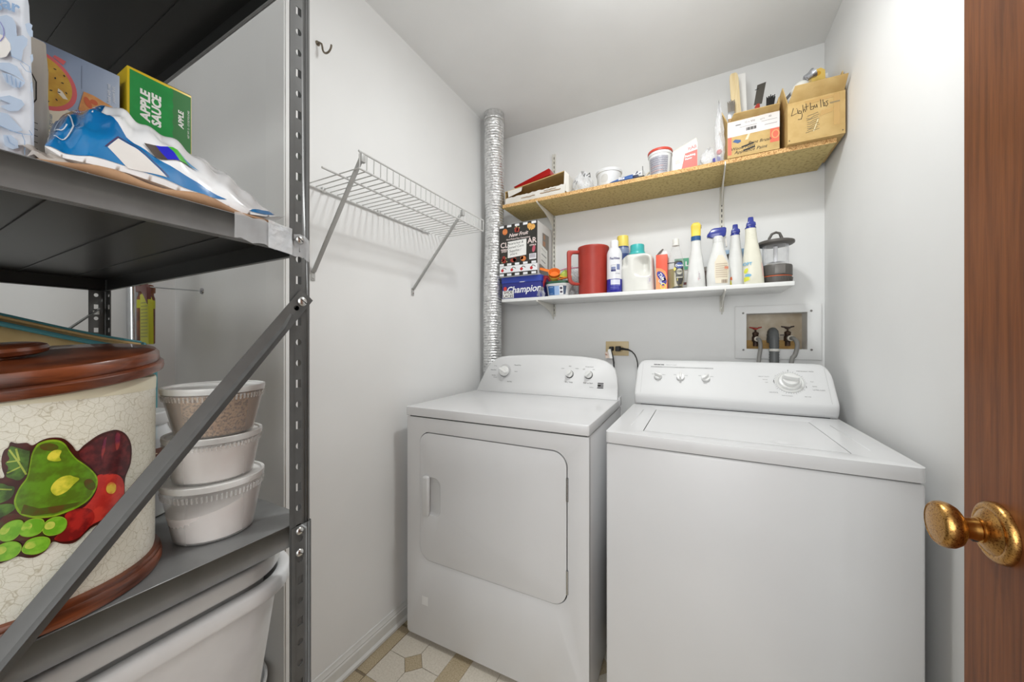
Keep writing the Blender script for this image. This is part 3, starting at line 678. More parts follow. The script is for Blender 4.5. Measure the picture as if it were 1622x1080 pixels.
# ------------------------------------------------------------ steel shelving unit (seen from its short side)
XS1, XS0, YE, YS0 = -0.557, -1.487, 0.3605, -0.10
un = thing('steel_shelving_unit', 'dark grey bolted steel shelving unit with slotted corner posts at the left', 'shelving', ((XS0 + XS1) / 2, (YE + YS0) / 2, 0.0))
PW = 0.034
def holes(plane_f, z0, z1, off=0.0):
    L_ = []; z = z0 + off; k = 0
    while z < z1:
        if z > z0 + .012 and z < z1 - .012:
            if 'rrsrs'[k % 5] == 's': L_.append([plane_f(a, z + b) for a, b in ((-.0042, -.0062), (.0042, -.0062), (.0042, .0062), (-.0042, .0062))])
            else: L_.append([plane_f(.0045 * math.cos(2 * PI * j / 10), z + .0052 * math.sin(2 * PI * j / 10)) for j in range(10)])
        z += .0325; k += 1
    return L_
def post(sx, sy, z0, z1, grow=0.0, name='post', o=0.0):
    """outer corner at (sx side, sy side); flanges run inwards"""
    X = XS1 + grow if sx > 0 else XS0 - grow; Y = YE + grow if sy > 0 else YS0 - grow
    ix, iy = -sx, -sy
    m = MB(); b = .006; t = .0014
    m.holed([[(X, Y + iy * b, z0), (X, Y + iy * PW, z0), (X, Y + iy * PW, z1), (X, Y + iy * b, z1)]] + holes(lambda a, z: (X, Y + iy * (.0205 + a), z), z0, z1, o), thick=(ix * t, 0, 0))
    m.holed([[(X + ix * b, Y, z0), (X + ix * PW, Y, z0), (X + ix * PW, Y, z1), (X + ix * b, Y, z1)]] + holes(lambda a, z: (X + ix * (.0205 + a), Y, z), z0, z1, o), thick=(0, iy * t, 0))
    arc = [(X + ix * (b - b * math.sin(q)), Y + iy * (b - b * math.cos(q))) for q in (0, PI / 8, PI / 4, 3 * PI / 8, PI / 2)]
    inn = [(X + ix * (b - (b - t) * math.sin(q)), Y + iy * (b - (b - t) * math.cos(q))) for q in (PI / 2, 3 * PI / 8, PI / 4, PI / 8, 0)]
    m.loft([[(x, y, z0) for x, y in arc + inn], [(x, y, z1) for x, y in arc + inn]])
    # rolled beads along the flange
    m.box(*sorted((X + sx * .0008, X - sx * .001)), *sorted((Y + iy * (PW - .0055), Y + iy * (PW + .0005))), z0, z1)
    m.box(*sorted((X + sx * .0005, X - sx * .001)), *sorted((Y + iy * .0085, Y + iy * .0095)), z0, z1)
    return m.build(name, STEEL, un, sharp=30)
for sx in (1, -1):
    for sy in (1, -1):
        post(sx, sy, 0.60, 1.86, 0.0, 'post', (1.625 - .60) % .1625 + .0)
        post(sx, sy, 0.004, 0.882, 0.0016, 'lower_post', .012)
SHZ = (1.80, 1.346, 0.8875, 0.44)
for i, z in enumerate(SHZ):
    x0, x1, y0, y1 = XS0 + .002, XS1 - .002, YS0 + .002, YE - .002
    m = MB(); m.box(x0, x1, y0, y1, z - .0015, z)
    lip = .034
    m.box(x1 - .0015, x1, y0, y1, z - lip, z - .0015); m.box(x0, x0 + .0015, y0, y1, z - lip, z - .0015)
    m.box(x0 + .0015, x1 - .0015, y1 - .0015, y1, z - lip, z - .0015); m.box(x0 + .0015, x1 - .0015, y0, y0 + .0015, z - lip, z - .0015)
    m.box(x1 - .014, x1 - .0015, y0 + .0015, y1 - .0015, z - lip, z - lip + .0013)
    m.box(x0 + .0015, x0 + .014, y0 + .0015, y1 - .0015, z - lip, z - lip + .0013)
    m.box(x0 + .014, x1 - .014, y1 - .006, y1 - .0015, z - lip, z - lip + .0013)
    sh = m.build('shelf', SHELFG, un, bevel=.0006, seg=1)
    USHADE = mat('painted_underside_shade', (38, 38, 37), 0.35, var=20, spec=0.4)  # near-black colour paints the shade under each shelf and inside its lips
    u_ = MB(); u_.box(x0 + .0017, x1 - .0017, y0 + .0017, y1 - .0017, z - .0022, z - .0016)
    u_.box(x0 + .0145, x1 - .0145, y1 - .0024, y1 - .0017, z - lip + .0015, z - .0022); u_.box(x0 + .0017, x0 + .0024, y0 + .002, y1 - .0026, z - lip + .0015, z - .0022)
    u_.build('underside_shade_liner', USHADE, sh, smooth=False)
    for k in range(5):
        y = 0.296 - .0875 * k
        MB().box(x0 + .003, x1 - .003, y - .0016, y + .0016, z - .0042, z - .0018).build('stiffening_bead', USHADE, sh)
def bolt(p, axis, r=.0062, parent=un):
    b = MB().lathe([(r, 0), (r, .0012), (r * .8, .003), (r * .4, .0039), (0, .004)], p, 16, axis=axis).build('bolt', ZINC, parent)
    n = Vector(axis).normalized()
    MB().bar(Vector(p) + n * .0037 + Vector((0, -r * .62, r * .45)), Vector(p) + n * .0037 + Vector((0, r * .62, -r * .45)), .0014, .0009, up=n).build('bolt_slot', INK, b)
    return b
for z in (.874, .840): bolt((XS1 + .0018, .3400, z), (1, 0, 0))
bolt((XS1 + .006, .3420, 1.234), (1, 0, 0), .0072)
for y in (.3400, .330): bolt((XS1 + .0016, .3400, 1.331), (1, 0, 0)) if y == .34 else None
# diagonal brace on the short side
br = MB(); P0 = Vector((XS1 + .0035, .3475, 1.2405)); P1 = Vector((XS1 + .0035, -.085, .689)); d = (P1 - P0).normalized(); q = Vector((0, -d.z, d.y))
cs = lambda o, k: [o + q * .0125 + Vector((-.001, 0, 0)), o + q * .0125, o + q * .004 + Vector((.001 + k * .006, 0, 0)), o + q * .001 + Vector((.001 + k * .011, 0, 0)), o - q * .002 + Vector((.001 + k * .006, 0, 0)), o - q * .0125, o - q * .0125 + Vector((-.001, 0, 0)), o + q * .001 + Vector((-.001 + k * .004, 0, 0))]
L_ = (P1 - P0).length
br.loft([cs(P0 - d * .006, 0), cs(P0 + d * .035, 0), cs(P0 + d * .06, 1), cs(P1 - d * .06, 1), cs(P1, 0)])
br.build('diagonal_brace', STEEL, un, sharp=20)
MB().lathe([(.004, 0), (.004, .0006)], P0 + d * .022 + Vector((.0004, 0, 0)), 14, axis=(1, 0, 0)).build('brace_hole', INK, un)
br = MB(); P0 = Vector((XS0 - .0035, .3475, 1.10)); P1 = Vector((XS0 - .0035, -.085, 1.10 - .55))
br.bar(Vector((XS0 + .004, .345, 1.262)), Vector((XS0 + .004, -.085, .80)), .024, .003, up=(1, 0, 0)); br.build('diagonal_brace', STEEL, un)
MB().box(XS0 + .0004, XS0 + .0016, .334, .346, 1.246, 1.256, ).build('price_sticker', PAPER, un)
# clear packing tape over the corner of the middle shelf
tape = clear('packing_tape', (236, 238, 240), .3, .15)
m = MB(); m.grid(14, 4, lambda u, v: (XS1 + .0012 + .0012 * math.sin(u * 19 + v * 3) * (.3 + u), .252 + .104 * u, 1.312 + .035 * v - .012 * u * u + .002 * math.sin(u * 23)))
m.build('packing_tape', tape, un)
m = MB(); m.grid(8, 5, lambda u, v: (XS1 + .003 + .0015 * math.sin(u * 9) * math.sin(v * 7), .294 + .034 * u, 1.3085 + .040 * v - .004 * u))
m.build('tape_wad', mat('white_tape', (236, 238, 240), .3, alpha=.6, var=60, col2=(214, 218, 222), bump=(90, .8, .004)), un)
# ------------------------------------------------------------ on the middle shelf
ZM = 1.3465
ab = thing('apple_sauce_box', 'green apple sauce carton with yellow sides standing on end on the middle shelf', 'box', (-0.85, .256, ZM))
AX, AY0, AY1, AH = -0.80, .2155, .2965, .262
MB().box(-.895, AX, AY0, AY1, ZM, ZM + AH).build('carton', plast('carton_yellow', (222, 190, 40), .35), ab, bevel=.001)
MB().box(-.894, AX - .001, AY0 + .001, AY1 - .001, ZM + AH, ZM + AH + .0008).build('carton_top', plast('carton_dark', (70, 40, 30)), ab)
fm = plane((AX, AY0, ZM), (0, 1, 0), (0, 0, 1)); W_ = AY1 - AY0
ink('green_panel', mat('carton_green', (22, 148, 66), .3, var=30, col2=(18, 136, 58)), ab, fm, [[(.003, .03), (W_ * .685, .036)] + [(W_ * .685 + (.0008 if k % 2 else -.0008), .036 + (AH - .041) * k / 24) for k in range(25)] + [(.003, AH - .004)]], off=.0003)
ink('dark_green_panel', plast('carton_dark_green', (58, 122, 66), .3), ab, fm, [rc(W_ * .64, W_ - .001, .012, AH - .004)], off=.0002)
ink('yellow_green_strip', plast('carton_lime', (176, 190, 52), .3), ab, fm, [rc(.001, W_ - .001, .0, .012), rc(.001, W_ * .66, .0, .03)], off=.0001)
ink('lettering', plast('carton_white_print', (240, 240, 236)), ab, fm, [T('APPLE', .0155, .0215, .2095, rot=PI / 2, bold=.0007, sx=1.16, shear=.10), T('SAUCE', .0155, .0350, .2085, rot=PI / 2, bold=.0007, sx=1.10, shear=.10), T('APPLE', .0098, .0665, .2115, rot=PI / 2, bold=.0003, sx=1.12, shear=.10), T('NET WT 12 - 3.2 OZ POUCHES', .0036, .0765, .208, rot=PI / 2)], off=.0006)
cr = thing('cracker_box', 'grey-blue cracker box with passion fruit picture, left of the green carton', 'box', (-.86, .15, ZM))
CX_, CY0, CY1, CH = -.803, .075, .2085, .2405
MB().box(-.885, CX_, CY0, CY1, ZM, ZM + CH).build('carton', mat('carton_grey_blue', (134, 148, 172), .4, var=6, col2=(120, 134, 158)), cr, bevel=.001)
cm = plane((CX_, CY0, ZM), (0, 1, 0), (0, 0, 1))
CW = CY1 - CY0; v0 = CH
def cq(px, py):  # picture units of the printed front -> metres
    return (CW - .062 + (px - 160) * .000106, CH - .005 - (py - 70 - (px - 160) * .42) * .000128)
cream_p = plast('print_cream', (222, 214, 196)); pinkp = plast('print_pink', (206, 96, 100)); yel = mat('print_passion', (206, 168, 62), .4, var=60, col2=(186, 140, 50)); brn = mat('print_cracker', (214, 160, 96), .5, var=70, col2=(196, 130, 72)); cyan_p = plast('print_sky', (150, 168, 190))
RIND = ell(.0575, .1865, .0325, .0395, 36, .15); FLESH = ell(.0570, .187, .0285, .0345, 36, .15)
ink('plate_picture', cream_p, cr, cm, [[(.0, .0), (.08, .0), (.10, .09), (.0831, .144), (.09, .1555), (.0783, .1579), (.0608, .1463), (.0, .13)]], off=.0002)
ink('fruit_rind', pinkp, cr, cm, [RIND], off=.0003)
ink('fruit_flesh', yel, cr, cm, [FLESH], off=.0005)
ink('fruit_seeds', INK, cr, cm, [ell(.066 + .016 * math.cos(k * 2.4) * (k / 16) ** .5, .186 + .028 * math.sin(k * 2.4) * (k / 16) ** .5, .0008, .0015, 8, k) for k in range(1, 17)], off=.0007)['kind'] = 'stuff'
ink('fruit_pulp', cream_p, cr, cm, [[(.0727, .1829), (.0764, .1808), (.0817, .172), (.0774, .1709), (.0722, .1767)]], off=.0007)
ink('rind_tip', pinkp, cr, cm, [[(.068, .2244), (.0699, .2280), (.0800, .2260), (.0774, .2189)]], off=.0004)
ink('crackers', brn, cr, cm, [[(.0965, .1933), (.1063, .193), (.1269, .1868), (.1246, .1782), (.1094, .1743), (.093, .1587), (.0915, .1655)], [(.088, .1498), (.093, .1587), (.1094, .1743), (.1269, .1779), (.133, .1764), (.133, .150), (.1032, .13), (.090, .135)]], off=.0005, each=True)
ink('cracker_topping', plast('print_jam', (196, 96, 60)), cr, cm, [ell(.1005, .179, .0035, .008, 12, .3), ell(.1065, .183, .004, .004, 10)], off=.0007, each=True)
ink('lettering', plast('print_light_lettering', (222, 226, 232)), cr, cm, [T('baked with real', .0050, .1218, .2050, rot=PI / 2), T('passion fruit', .0050, .1266, .2072, rot=PI / 2)], off=.0006)
ink('script_lettering', plast('print_blue_script', (110, 136, 160)), cr, cm, [T('Original', .0085, .0650, .129, rot=PI / 2, shear=.3)], off=.0005)
ink('fold_line', plast('print_dark_blue', (96, 108, 128)), cr, cm, [rc(.0945, .0949, .196, .230)], off=.0004)
# standing flour and sugar bags
def paperbag(name, label, x0, x1, y0, y1, z0, h, m, lean=0.0, fold=.02, seed=1):
    t = thing(name, label, 'bag', ((x0 + x1) / 2, (y0 + y1) / 2, z0)); r = random.Random(seed); rings = []
    for k in range(13):
        q = k / 12; z = z0 + h * q
        sq = 1 - .10 * max(0, q - .75) * 4 * fold * 20
        cx, cy = (x0 + x1) / 2, (y0 + y1) / 2
        wx, wy = (x1 - x0) / 2 * sq * (1 + .04 * math.sin(q * PI)), (y1 - y0) / 2 * (1 - .025 * q - .10 * max(0, q - .85))
        rings.append([(x + r.uniform(-.0009, .0009), y + lean * q + r.uniform(-.0009, .0009), z) for x, y, _ in sring(cx, cy, 0, wx, wy, 48, 12)])
    MB().loft(rings).build('paper_sack', m, t, sharp=55)
    return t
fb = paperbag('flour_bag', 'pale blue and white paper bag standing at the left end of the middle shelf', -.70, -.603, -.05, .0985, ZM, .205, mat('sack_white', (228, 233, 241), .55, var=8, col2=(220, 227, 238), bump=(30, .2, .003)), -.004, seed=4)
fbm = plane((-.5995, -.05, ZM), (0, 1, 0), (0, 0, 1))
LB = plast('sack_blue_print', (186, 205, 229), .55); LB2 = plast('sack_mid_blue_print', (142, 174, 212), .55)
ink('script_lettering', LB2, fb, fbm, [T('Sugar', .0165, .1222, .1545, shear=.2, bold=.0005, sx=.72, rot=.12)], off=.0006)
ink('baking_pictures', LB, fb, fbm, [[(0.115, .142), (0.1251, 0.14), (0.1286, 0.1442), (0.132, 0.144), (0.1342, 0.1383), (0.1347, 0.128), (0.1383, 0.1315), (0.141, 0.1298), (0.1406, 0.1233), (0.1383, 0.117), (0.1374, 0.1057), (0.132, 0.105), (0.1303, 0.1128), (0.1286, 0.1219), (0.1251, 0.1223), (.115, .125)],
 [(0.1395, 0.1439), (0.1420, 0.1472), (0.1440, 0.1459), (0.1434, 0.1417), (0.1442, 0.1402), (0.1442, 0.1347), (0.1426, 0.1329), (0.1405, 0.1373)], [(.11, .095), (0.1251, 0.095), (0.1303, 0.0986), (0.1347, 0.0978), (0.1396, 0.0859), (0.1338, 0.0882), (0.1251, 0.0884), (.11, .088)], [(0.126, 0.086), (0.1303, 0.0874), (0.1396, 0.0852), (0.1374, 0.0791), (0.1329, 0.0756), (0.1286, 0.078)],
 [(.115, .06), (0.1251, 0.0618), (0.1303, 0.0665), (0.1374, 0.0662), (0.1392, 0.0627), (0.1356, 0.0546), (0.1303, 0.0508), (0.1251, 0.053), (0.1312, 0.0588)], [(.115, .048), (0.1251, 0.0471), (0.1294, 0.048), (0.1383, 0.0363), (0.1338, 0.0324), (0.1251, 0.0338), (.115, .034)], [(0.1268, 0.0259), (0.1312, 0.0281), (0.1351, 0.0241), (0.1356, 0.0175), (0.132, 0.0143), (0.1277, 0.0159)],
 [(0.1425, 0.114), (0.1441, 0.1172), (0.1445, 0.1114), (0.1435, 0.1072)], [(0.1428, 0.0866), (0.1439, 0.089), (0.1441, 0.0783), (0.1430, 0.0774)]], off=.0006, each=True)
o = ink('picture_lines', LB2, fb, fbm, sum([stroke(p, .0005) for p in [[(0.1312, 0.1059), (0.1365, 0.1051), (0.1419, 0.1028), (0.1429, 0.0972), (0.1401, 0.0969), (0.1365, 0.1021)], [(0.1286, 0.0862), (0.1294, 0.0786)], [(0.1312, 0.0864), (0.132, 0.078)], [(0.1338, 0.0852), (0.1342, 0.0772)], [(0.1365, 0.0839), (0.136, 0.0775)], [(0.1251, 0.0338), (0.1356, 0.0318), (0.1438, 0.0345), (0.1419, 0.0382)], [(0.1303, 0.0321), (0.1374, 0.0328), (0.1392, 0.0261), (0.1392, 0.0123)], [(0.129, 0.0255), (0.1303, 0.0202), (0.1334, 0.0187)]]], []), off=.0009); o['kind'] = 'stuff'
ink('egg_picture', plast('sack_cream', (240, 240, 238)), fb, fbm, [[(.115, .122), (0.1251, 0.1223), (0.1277, 0.1227), (0.1307, 0.1176), (0.1312, 0.1119), (0.1286, 0.1033), (0.1251, 0.0994), (.115, .10)]], off=.0009)
ink('purple_ring', plast('sack_purple', (140, 140, 200)), fb, fbm, stroke([(.118, .137), (0.1251, 0.1341), (0.1268, 0.1295), (0.1272, .125), (0.1268, 0.1206), (0.1251, 0.1156), (.118, .112)], .0006), off=.0012)
pb = paperbag('flour_bag', 'cream paper flour bag with black print behind the pale blue bag', -.80, -.738, -.04, .131, ZM, .207, mat('sack_cream_paper', (224, 221, 212), .6, var=8, col2=(214, 210, 200), bump=(30, .2, .003)), 0, seed=9)
pbm = plane((-.7365, -.04, ZM), (0, 1, 0), (0, 0, 1))
ink('emblem', INK, pb, pbm, stroke([(.152, .165), (.158, .150), (.158, .128), (.152, .112), (.146, .128), (.146, .150), (.152, .165)], .0012) + [T('PURE', .0085, .1525, .138, rot=PI / 2)] + sum([stroke([(.146, .100 - .008 * k), (.159, .098 - .008 * k)], .0008) for k in range(11)], []), off=.002)
# sagging plastic bag of sugar lying along the shelf front, on a kraft paper bag
sb = thing('sugar_bag', 'crumpled blue and white plastic sugar bag slumped along the middle shelf edge', 'bag', (-.66, .22, ZM))
FR = [(.100, 1.370), (.112, 1.364), (.13, 1.366), (.16, 1.368), (.19, 1.366), (.22, 1.362), (.25, 1.359), (.28, 1.359), (.31, 1.364), (.338, 1.373)]
TP = [(.128, 1.434), (.138, 1.454), (.152, 1.468), (.174, 1.480), (.192, 1.473), (.215, 1.462), (.245, 1.452), (.275, 1.438), (.31, 1.412), (.336, 1.377)]
def interp(tab, u):
    x = u * (len(tab) - 1); i = min(int(x), len(tab) - 2); f = x - i
    return tuple(tab[i][k] * (1 - f) + tab[i + 1][k] * f for k in range(len(tab[0])))
def bagf(u, v, off=0.0):
    a = interp(FR, u); b = interp(TP, u)
    fx, bx = -.590, -.735 + .10 * max(0, u - .6)
    e = .040 * math.sin(PI * min(1, max(0, u * 1.05))) ** .5
    p0 = Vector((fx, a[0], a[1])); p1 = Vector((bx, b[0], b[1])); n = Vector((.55, 0, .83))
    bulge = e * math.sin(PI * v) ** .7
    wr = .0035 * (math.sin(u * 31 + v * 6) * math.sin(v * 9 + u * 5) + .7 * math.sin(u * 57 - v * 11) * math.sin(PI * v) + .5 * math.sin(v * 23 + u * 17)) * math.sin(PI * v) ** .5
    return p0.lerp(p1, v) + n * (bulge + wr + off)
m = MB(); m.grid(90, 40, lambda u, v: bagf(u, v))
m.grid(40, 8, lambda u, v: (lambda p0, p1: Vector((p0.x + (p1.x - p0.x) * v, p0.y + (p1.y - p0.y) * v, p0.z + (p1.z - p0.z) * v ** 5 - .006 * math.sin(PI * v))))(bagf(u, 0), bagf(u, 1)))
m.build('plastic_sack', mat('bag_white_plastic', (240, 241, 243), .18, var=30, coat=.5), sb, sharp=70)
BB = mat('bag_blue_plastic', (22, 122, 184), .2, var=12, col2=(14, 96, 158), coat=.5)
ink('blue_print', BB, sb, bagf, [[(.0, .02), (.10, .02), (.22, .03), (.27, .05), (.36, .14), (.30, .34), (.27, .55), (.30, .72), (.24, .90), (.0, .97)], [(.22, .03), (.40, .02), (.52, .02), (.63, .03), (.70, .05), (.50, .12), (.36, .20), (.27, .30), (.27, .12)], [(.74, .86), (.80, .80), (.90, .78), (.97, .85), (.97, .97), (.70, .97), (.55, .97), (.56, .90)], [(.80, .015), (.93, .015), (.97, .10), (.86, .09)]], off=.0007, du=.02, dv=.05)
ink('white_panel', plast('bag_panel', (226, 222, 218)), sb, bagf, [[(.27, .10), (.305, .19), (.36, .155), (.46, .03), (.33, .015)]], off=.0011, du=.02, dv=.05)
ink('panel_line', plast('bag_purple_line', (76, 52, 92)), sb, bagf, stroke([(.265, .10), (.305, .20), (.365, .165), (.465, .035)], .005), off=.0015, du=.02, dv=.05)
ink('print_blocks', plast('block_brown', (74, 62, 54)), sb, bagf, [[(.395, .23), (.43, .15), (.475, .165), (.44, .25)]], off=.0020, du=.02, dv=.05)
ink('print_blocks', plast('block_blue', (30, 30, 190)), sb, bagf, [[(.44, .25), (.475, .165), (.52, .18), (.485, .265)]], off=.0020, du=.02, dv=.05)
ink('print_blocks', plast('block_green', (70, 176, 50)), sb, bagf, [[(.485, .265), (.52, .18), (.56, .195), (.525, .28)]], off=.0020, du=.02, dv=.05)
ink('print_blocks', plast('block_sky', (30, 140, 196)), sb, bagf, [[(.525, .28), (.56, .195), (.605, .21), (.57, .295)]], off=.0020, du=.02, dv=.05)
sw = []
for k in range(34):
    a = k / 33; th = -2.2 + a * 8.0; r = .085 * (1 - .55 * a); sw.append((.085 + r * .85 * math.cos(th), .36 + r * 2.6 * math.sin(th)))
ink('swirl_lettering', plast('bag_silver', (208, 216, 222)), sb, bagf, stroke(sw, .009) + [T('Sugar', .10, .20, .62, shear=.3, rot=.3, sx=.55), T('Pure Cane', .05, .17, .82, rot=.2, sx=.5)], off=.0022, du=.02, dv=.05)
kb = thing('kraft_paper_bag', 'brown kraft paper bag lying flat under the sugar bag', 'bag', (-.65, .21, ZM))
r = random.Random(2); rings = []
for k in range(19):
    q = k / 18; y = .085 + .235 * q; h = .009 * math.sin(PI * min(1, q * 1.02)) ** .5 + .0015
    rings.append([(-.645 + .068 * a, y + .004 * math.sin(a * 5 + q * 3), ZM + h * (1 + b) * (1 + .25 * math.sin(q * 17 + a * 4)) + .0004) for a, b, _ in sring(0, 0, 0, 1, 1, 24, 3)])
MB().loft(rings).build('paper_bag', mat('kraft_paper', (176, 138, 104), .7, var=20, col2=(150, 114, 84), bump=(40, .4, .004)), kb, sharp=60)
m = MB(); m.grid(16, 8, lambda u, v: (-.582 - .05 * v + .004 * math.sin(u * 20), .088 + .055 * u + .004 * math.sin(v * 13), ZM + .006 + .018 * math.sin(PI * v) * (1 - .3 * u) + .003 * math.sin(u * 23 + v * 11)))
m.build('crumpled_liner', mat('liner_plastic', (214, 206, 198), .3, alpha=.8), kb, sharp=70)
# ------------------------------------------------------------ on the lower shelf
ZB = 0.8880
cn = thing('painted_canister', 'cream crackle canister painted with pear and fruit, dark wooden lid and base', 'canister', (-.660, .104, ZB))
CC = (-.660, .104); RB = .0965
MB().lathe([(.093, .0), (.1015, .001), (.1032, .006), (.1032, .013), (.1012, .016), (.1016, .019), (.1002, .0215), (.0966, .0225)], (CC[0], CC[1], ZB), 72).build('wooden_base', MAHOG, cn)
MB().lathe([(RB - .0012, .021), (RB, .028), (RB + .0004, .13), (RB + .0008, .230)], (CC[0], CC[1], ZB), 72).build('body', GLAZE, cn)
MB().lathe([(RB + .0010, .224), (RB + .0014, .236), (RB + .0005, .2395), (RB - .006, .2395)], (CC[0], CC[1], ZB), 72, cap0=False).build('rim', plast('cream_rim', (222, 216, 190)), cn)
tilt = Matrix.Rotation(math.radians(8.5), 4, Vector((.84, .54, 0)))
LC = Vector((CC[0], CC[1], ZB + .2415))
def lidm(mb):
    for v in mb.bm.verts: v.co = LC + tilt.to_3x3() @ (v.co)
    return mb
lidm(MB().lathe([(.080, -.003), (.1005, -.003), (.1048, -.001), (.1060, .003), (.1060, .0075), (.1040, .0098), (.1018, .0104), (.1028, .0120), (.1028, .0195), (.1000, .0240), (.092, .0258), (.05, .0265), (0, .027)], (0, 0, 0), 72)).build('wooden_lid', MAHOG, cn)
lidm(MB().lathe([(.016, .026), (.016, .0285), (.026, .0295), (.031, .0315), (.0325, .0355), (.031, .0390), (.027, .0405), (.0245, .0402), (.023, .0412), (0, .0418)], (0, -.017, 0), 48)).build('lid_knob', MAHOG, cn)
AR = {
 'outline': [(-45, 1.03), (-46, .975), (-34, .966), (-22.3, 0.9677), (-19.7, 0.9677), (-16.6, 0.9687), (-13.9, 0.9699), (-10.7, 0.966), (-7.8, 0.965), (-4.5, 0.9683), (-2.2, 0.9747), (1.6, 0.9693), (6.5, 0.9671), (12.9, 0.976), (20.9, 0.9774), (27.1, 0.9854), (30.1, 0.9973), (30.5, 1.0161), (34.3, 1.0314), (34.8, 1.0505), (31.5, 1.065), (26.3, 1.0728), (21.7, 1.074), (16.1, 1.0719), (9.9, 1.0644), (7.0, 1.0593), (4.8, 1.0668), (1.6, 1.0745), (-2.5, 1.0772), (-5.9, 1.0762), (-8.8, 1.0726), (-10.0, 1.0731), (-11.1, 1.0755), (-14.3, 1.0761), (-16.3, 1.0781), (-17.0, 1.0738), (-18.4, 1.071), (-19.2, 1.0636), (-19.0, 1.0545), (-18.4, 1.0464), (-22, 1.047), (-34, 1.05)] ,
 'eggplant': [(7.6, 1.0568), (11.1, 1.0631), (16.1, 1.0689), (21.7, 1.0717), (27.1, 1.0701), (31.0, 1.062), (33.4, 1.0497), (32.9, 1.0338), (29.7, 1.0199), (26.3, 1.0236), (16.1, 1.03), (12.3, 1.0412), (9.3, 1.0487)] ,
 'apple': [(15.5, 1.0289), (20.2, 1.0277), (25.5, 1.0238), (28.8, 1.0157), (29.7, 1.004), (28.4, 0.9923), (24.7, 0.9843), (18.8, 0.9807), (12.9, 0.9789), (9.9, 0.9742), (6.5, 0.97), (1.6, 0.9717), (-1.7, 0.977), (0.6, 0.9821), (2.7, 0.9916), (4.3, 0.9975), (9.9, 1.0004), (13.6, 1.008), (15.5, 1.017)] ,
 'apple2': [(2.1, 0.9977), (5.4, 1.0009), (9.9, 0.9989), (12.9, 0.9944), (14.1, 0.9869), (12.9, 0.9804), (9.9, 0.9742), (6.5, 0.97), (1.6, 0.9717), (-1.7, 0.977), (1.1, 0.9824), (2.9, 0.99)] ,
 'pear': [(-6.9, 1.0739), (-4.0, 1.0754), (-0.5, 1.074), (2.1, 1.0694), (4.3, 1.0599), (6.8, 1.0515), (10.5, 1.043), (13.9, 1.0336), (15.5, 1.0259), (15.2, 1.0172), (12.3, 1.0074), (7.6, 1.0021), (2.7, 1.0001), (-2.0, 0.9993), (-6.4, 1.0011), (-10.2, 1.0044), (-13.4, 1.0098), (-15.0, 1.0186), (-15.0, 1.0252), (-13.4, 1.0348), (-11.1, 1.0429), (-10.2, 1.0531), (-9.5, 1.0635), (-8.3, 1.0704)] ,
 'leaf1': [(-16.3, 1.0742), (-14.8, 1.0729), (-10.7, 1.068), (-10.0, 1.0671), (-10.4, 1.0559), (-11.1, 1.0469), (-13.4, 1.0414), (-15.7, 1.0439), (-17.7, 1.0474), (-17.0, 1.0549), (-17.9, 1.0592), (-16.6, 1.0625), (-17.2, 1.068)] ,
 'leaf2': [(-26, 1.035), (-22.3, 1.0418), (-18.8, 1.0408), (-17.0, 1.038), (-15.0, 1.0357), (-15.7, 1.0282), (-17.9, 1.0242), (-22.3, 1.0239)] ,
 'leaf3': [(-26, 1.014), (-22.3, 1.0213), (-18.4, 1.0218), (-15.7, 1.0203), (-14.8, 1.0159), (-17.0, 1.012), (-19.7, 1.0096), (-22.3, 1.006)] ,
 'g1': [(-20.6, .993), (-19.7, 0.9967), (-18.4, 1.0024), (-15.7, 1.0053), (-13.0, 1.0042), (-12.0, 0.9996), (-13.0, 0.9923), (-15.2, 0.9873), (-17.9, 0.9872), (-19.7, 0.9903)] ,
 'g2': [(-13.0, 0.9963), (-11.6, 1.0013), (-8.8, 1.0028), (-5.9, 1.0001), (-5.0, 0.994), (-6.4, 0.9876), (-9.3, 0.9857), (-12.0, 0.9877), (-13.4, 0.9913)] ,
 'g3': [(-5.9, 0.9899), (-5.0, 0.996), (-2.5, 0.999), (0.6, 0.9977), (2.7, 0.9923), (2.4, 0.9848), (0.1, 0.9811), (-3.5, 0.9819), (-5.4, 0.9855)] ,
 'g4': [(-22.6, .9765), (-21.5, 0.9799), (-19.7, 0.9851), (-17.0, 0.9866), (-14.3, 0.9847), (-12.7, 0.9796), (-13.4, 0.9735), (-16.1, 0.9697), (-19.7, 0.9703), (-21.5, 0.9735)] ,
 'g5': [(-12.5, 0.9774), (-10.7, 0.9834), (-7.4, 0.9842), (-4.0, 0.9809), (-3.1, 0.9754), (-4.5, 0.9697), (-7.8, 0.9677), (-11.1, 0.9704), (-12.6, 0.9742)] ,
 'y1': [(-4.2, 1.0571), (-3.5, 1.0622), (-1.5, 1.0647), (0.8, 1.063), (0.1, 1.0577), (0.6, 1.0533), (-2.0, 1.0539)] ,
 'y2': [(-3.0, 1.0262), (-2.0, 1.0325), (0.6, 1.0366), (3.7, 1.0368), (5.4, 1.0344), (7.6, 1.0309), (5.4, 1.0266), (2.7, 1.0212), (-1.0, 1.0194)] ,
 'y3': [(19.5, 1.0127), (20.6, 1.0173), (22.8, 1.0174), (24.7, 1.0122), (24.3, 1.0063), (22.4, 1.0046), (20.2, 1.0077)] ,
 'hl': [(24.7, 1.0696), (27.1, 1.0677), (26.7, 1.0562), (25.1, 1.0508), (24.3, 1.0605)] ,
 'veg': [(-42, .99), (-34, 1.012), (-22.3, 1.006), (-19.7, 1.0071), (-17.9, 1.0112), (-14.3, 1.0103), (-8.3, 1.0011), (-5.4, 0.9991), (-5.4, 0.9814), (-12.5, 0.9841), (-22.3, 0.9881)] ,
}
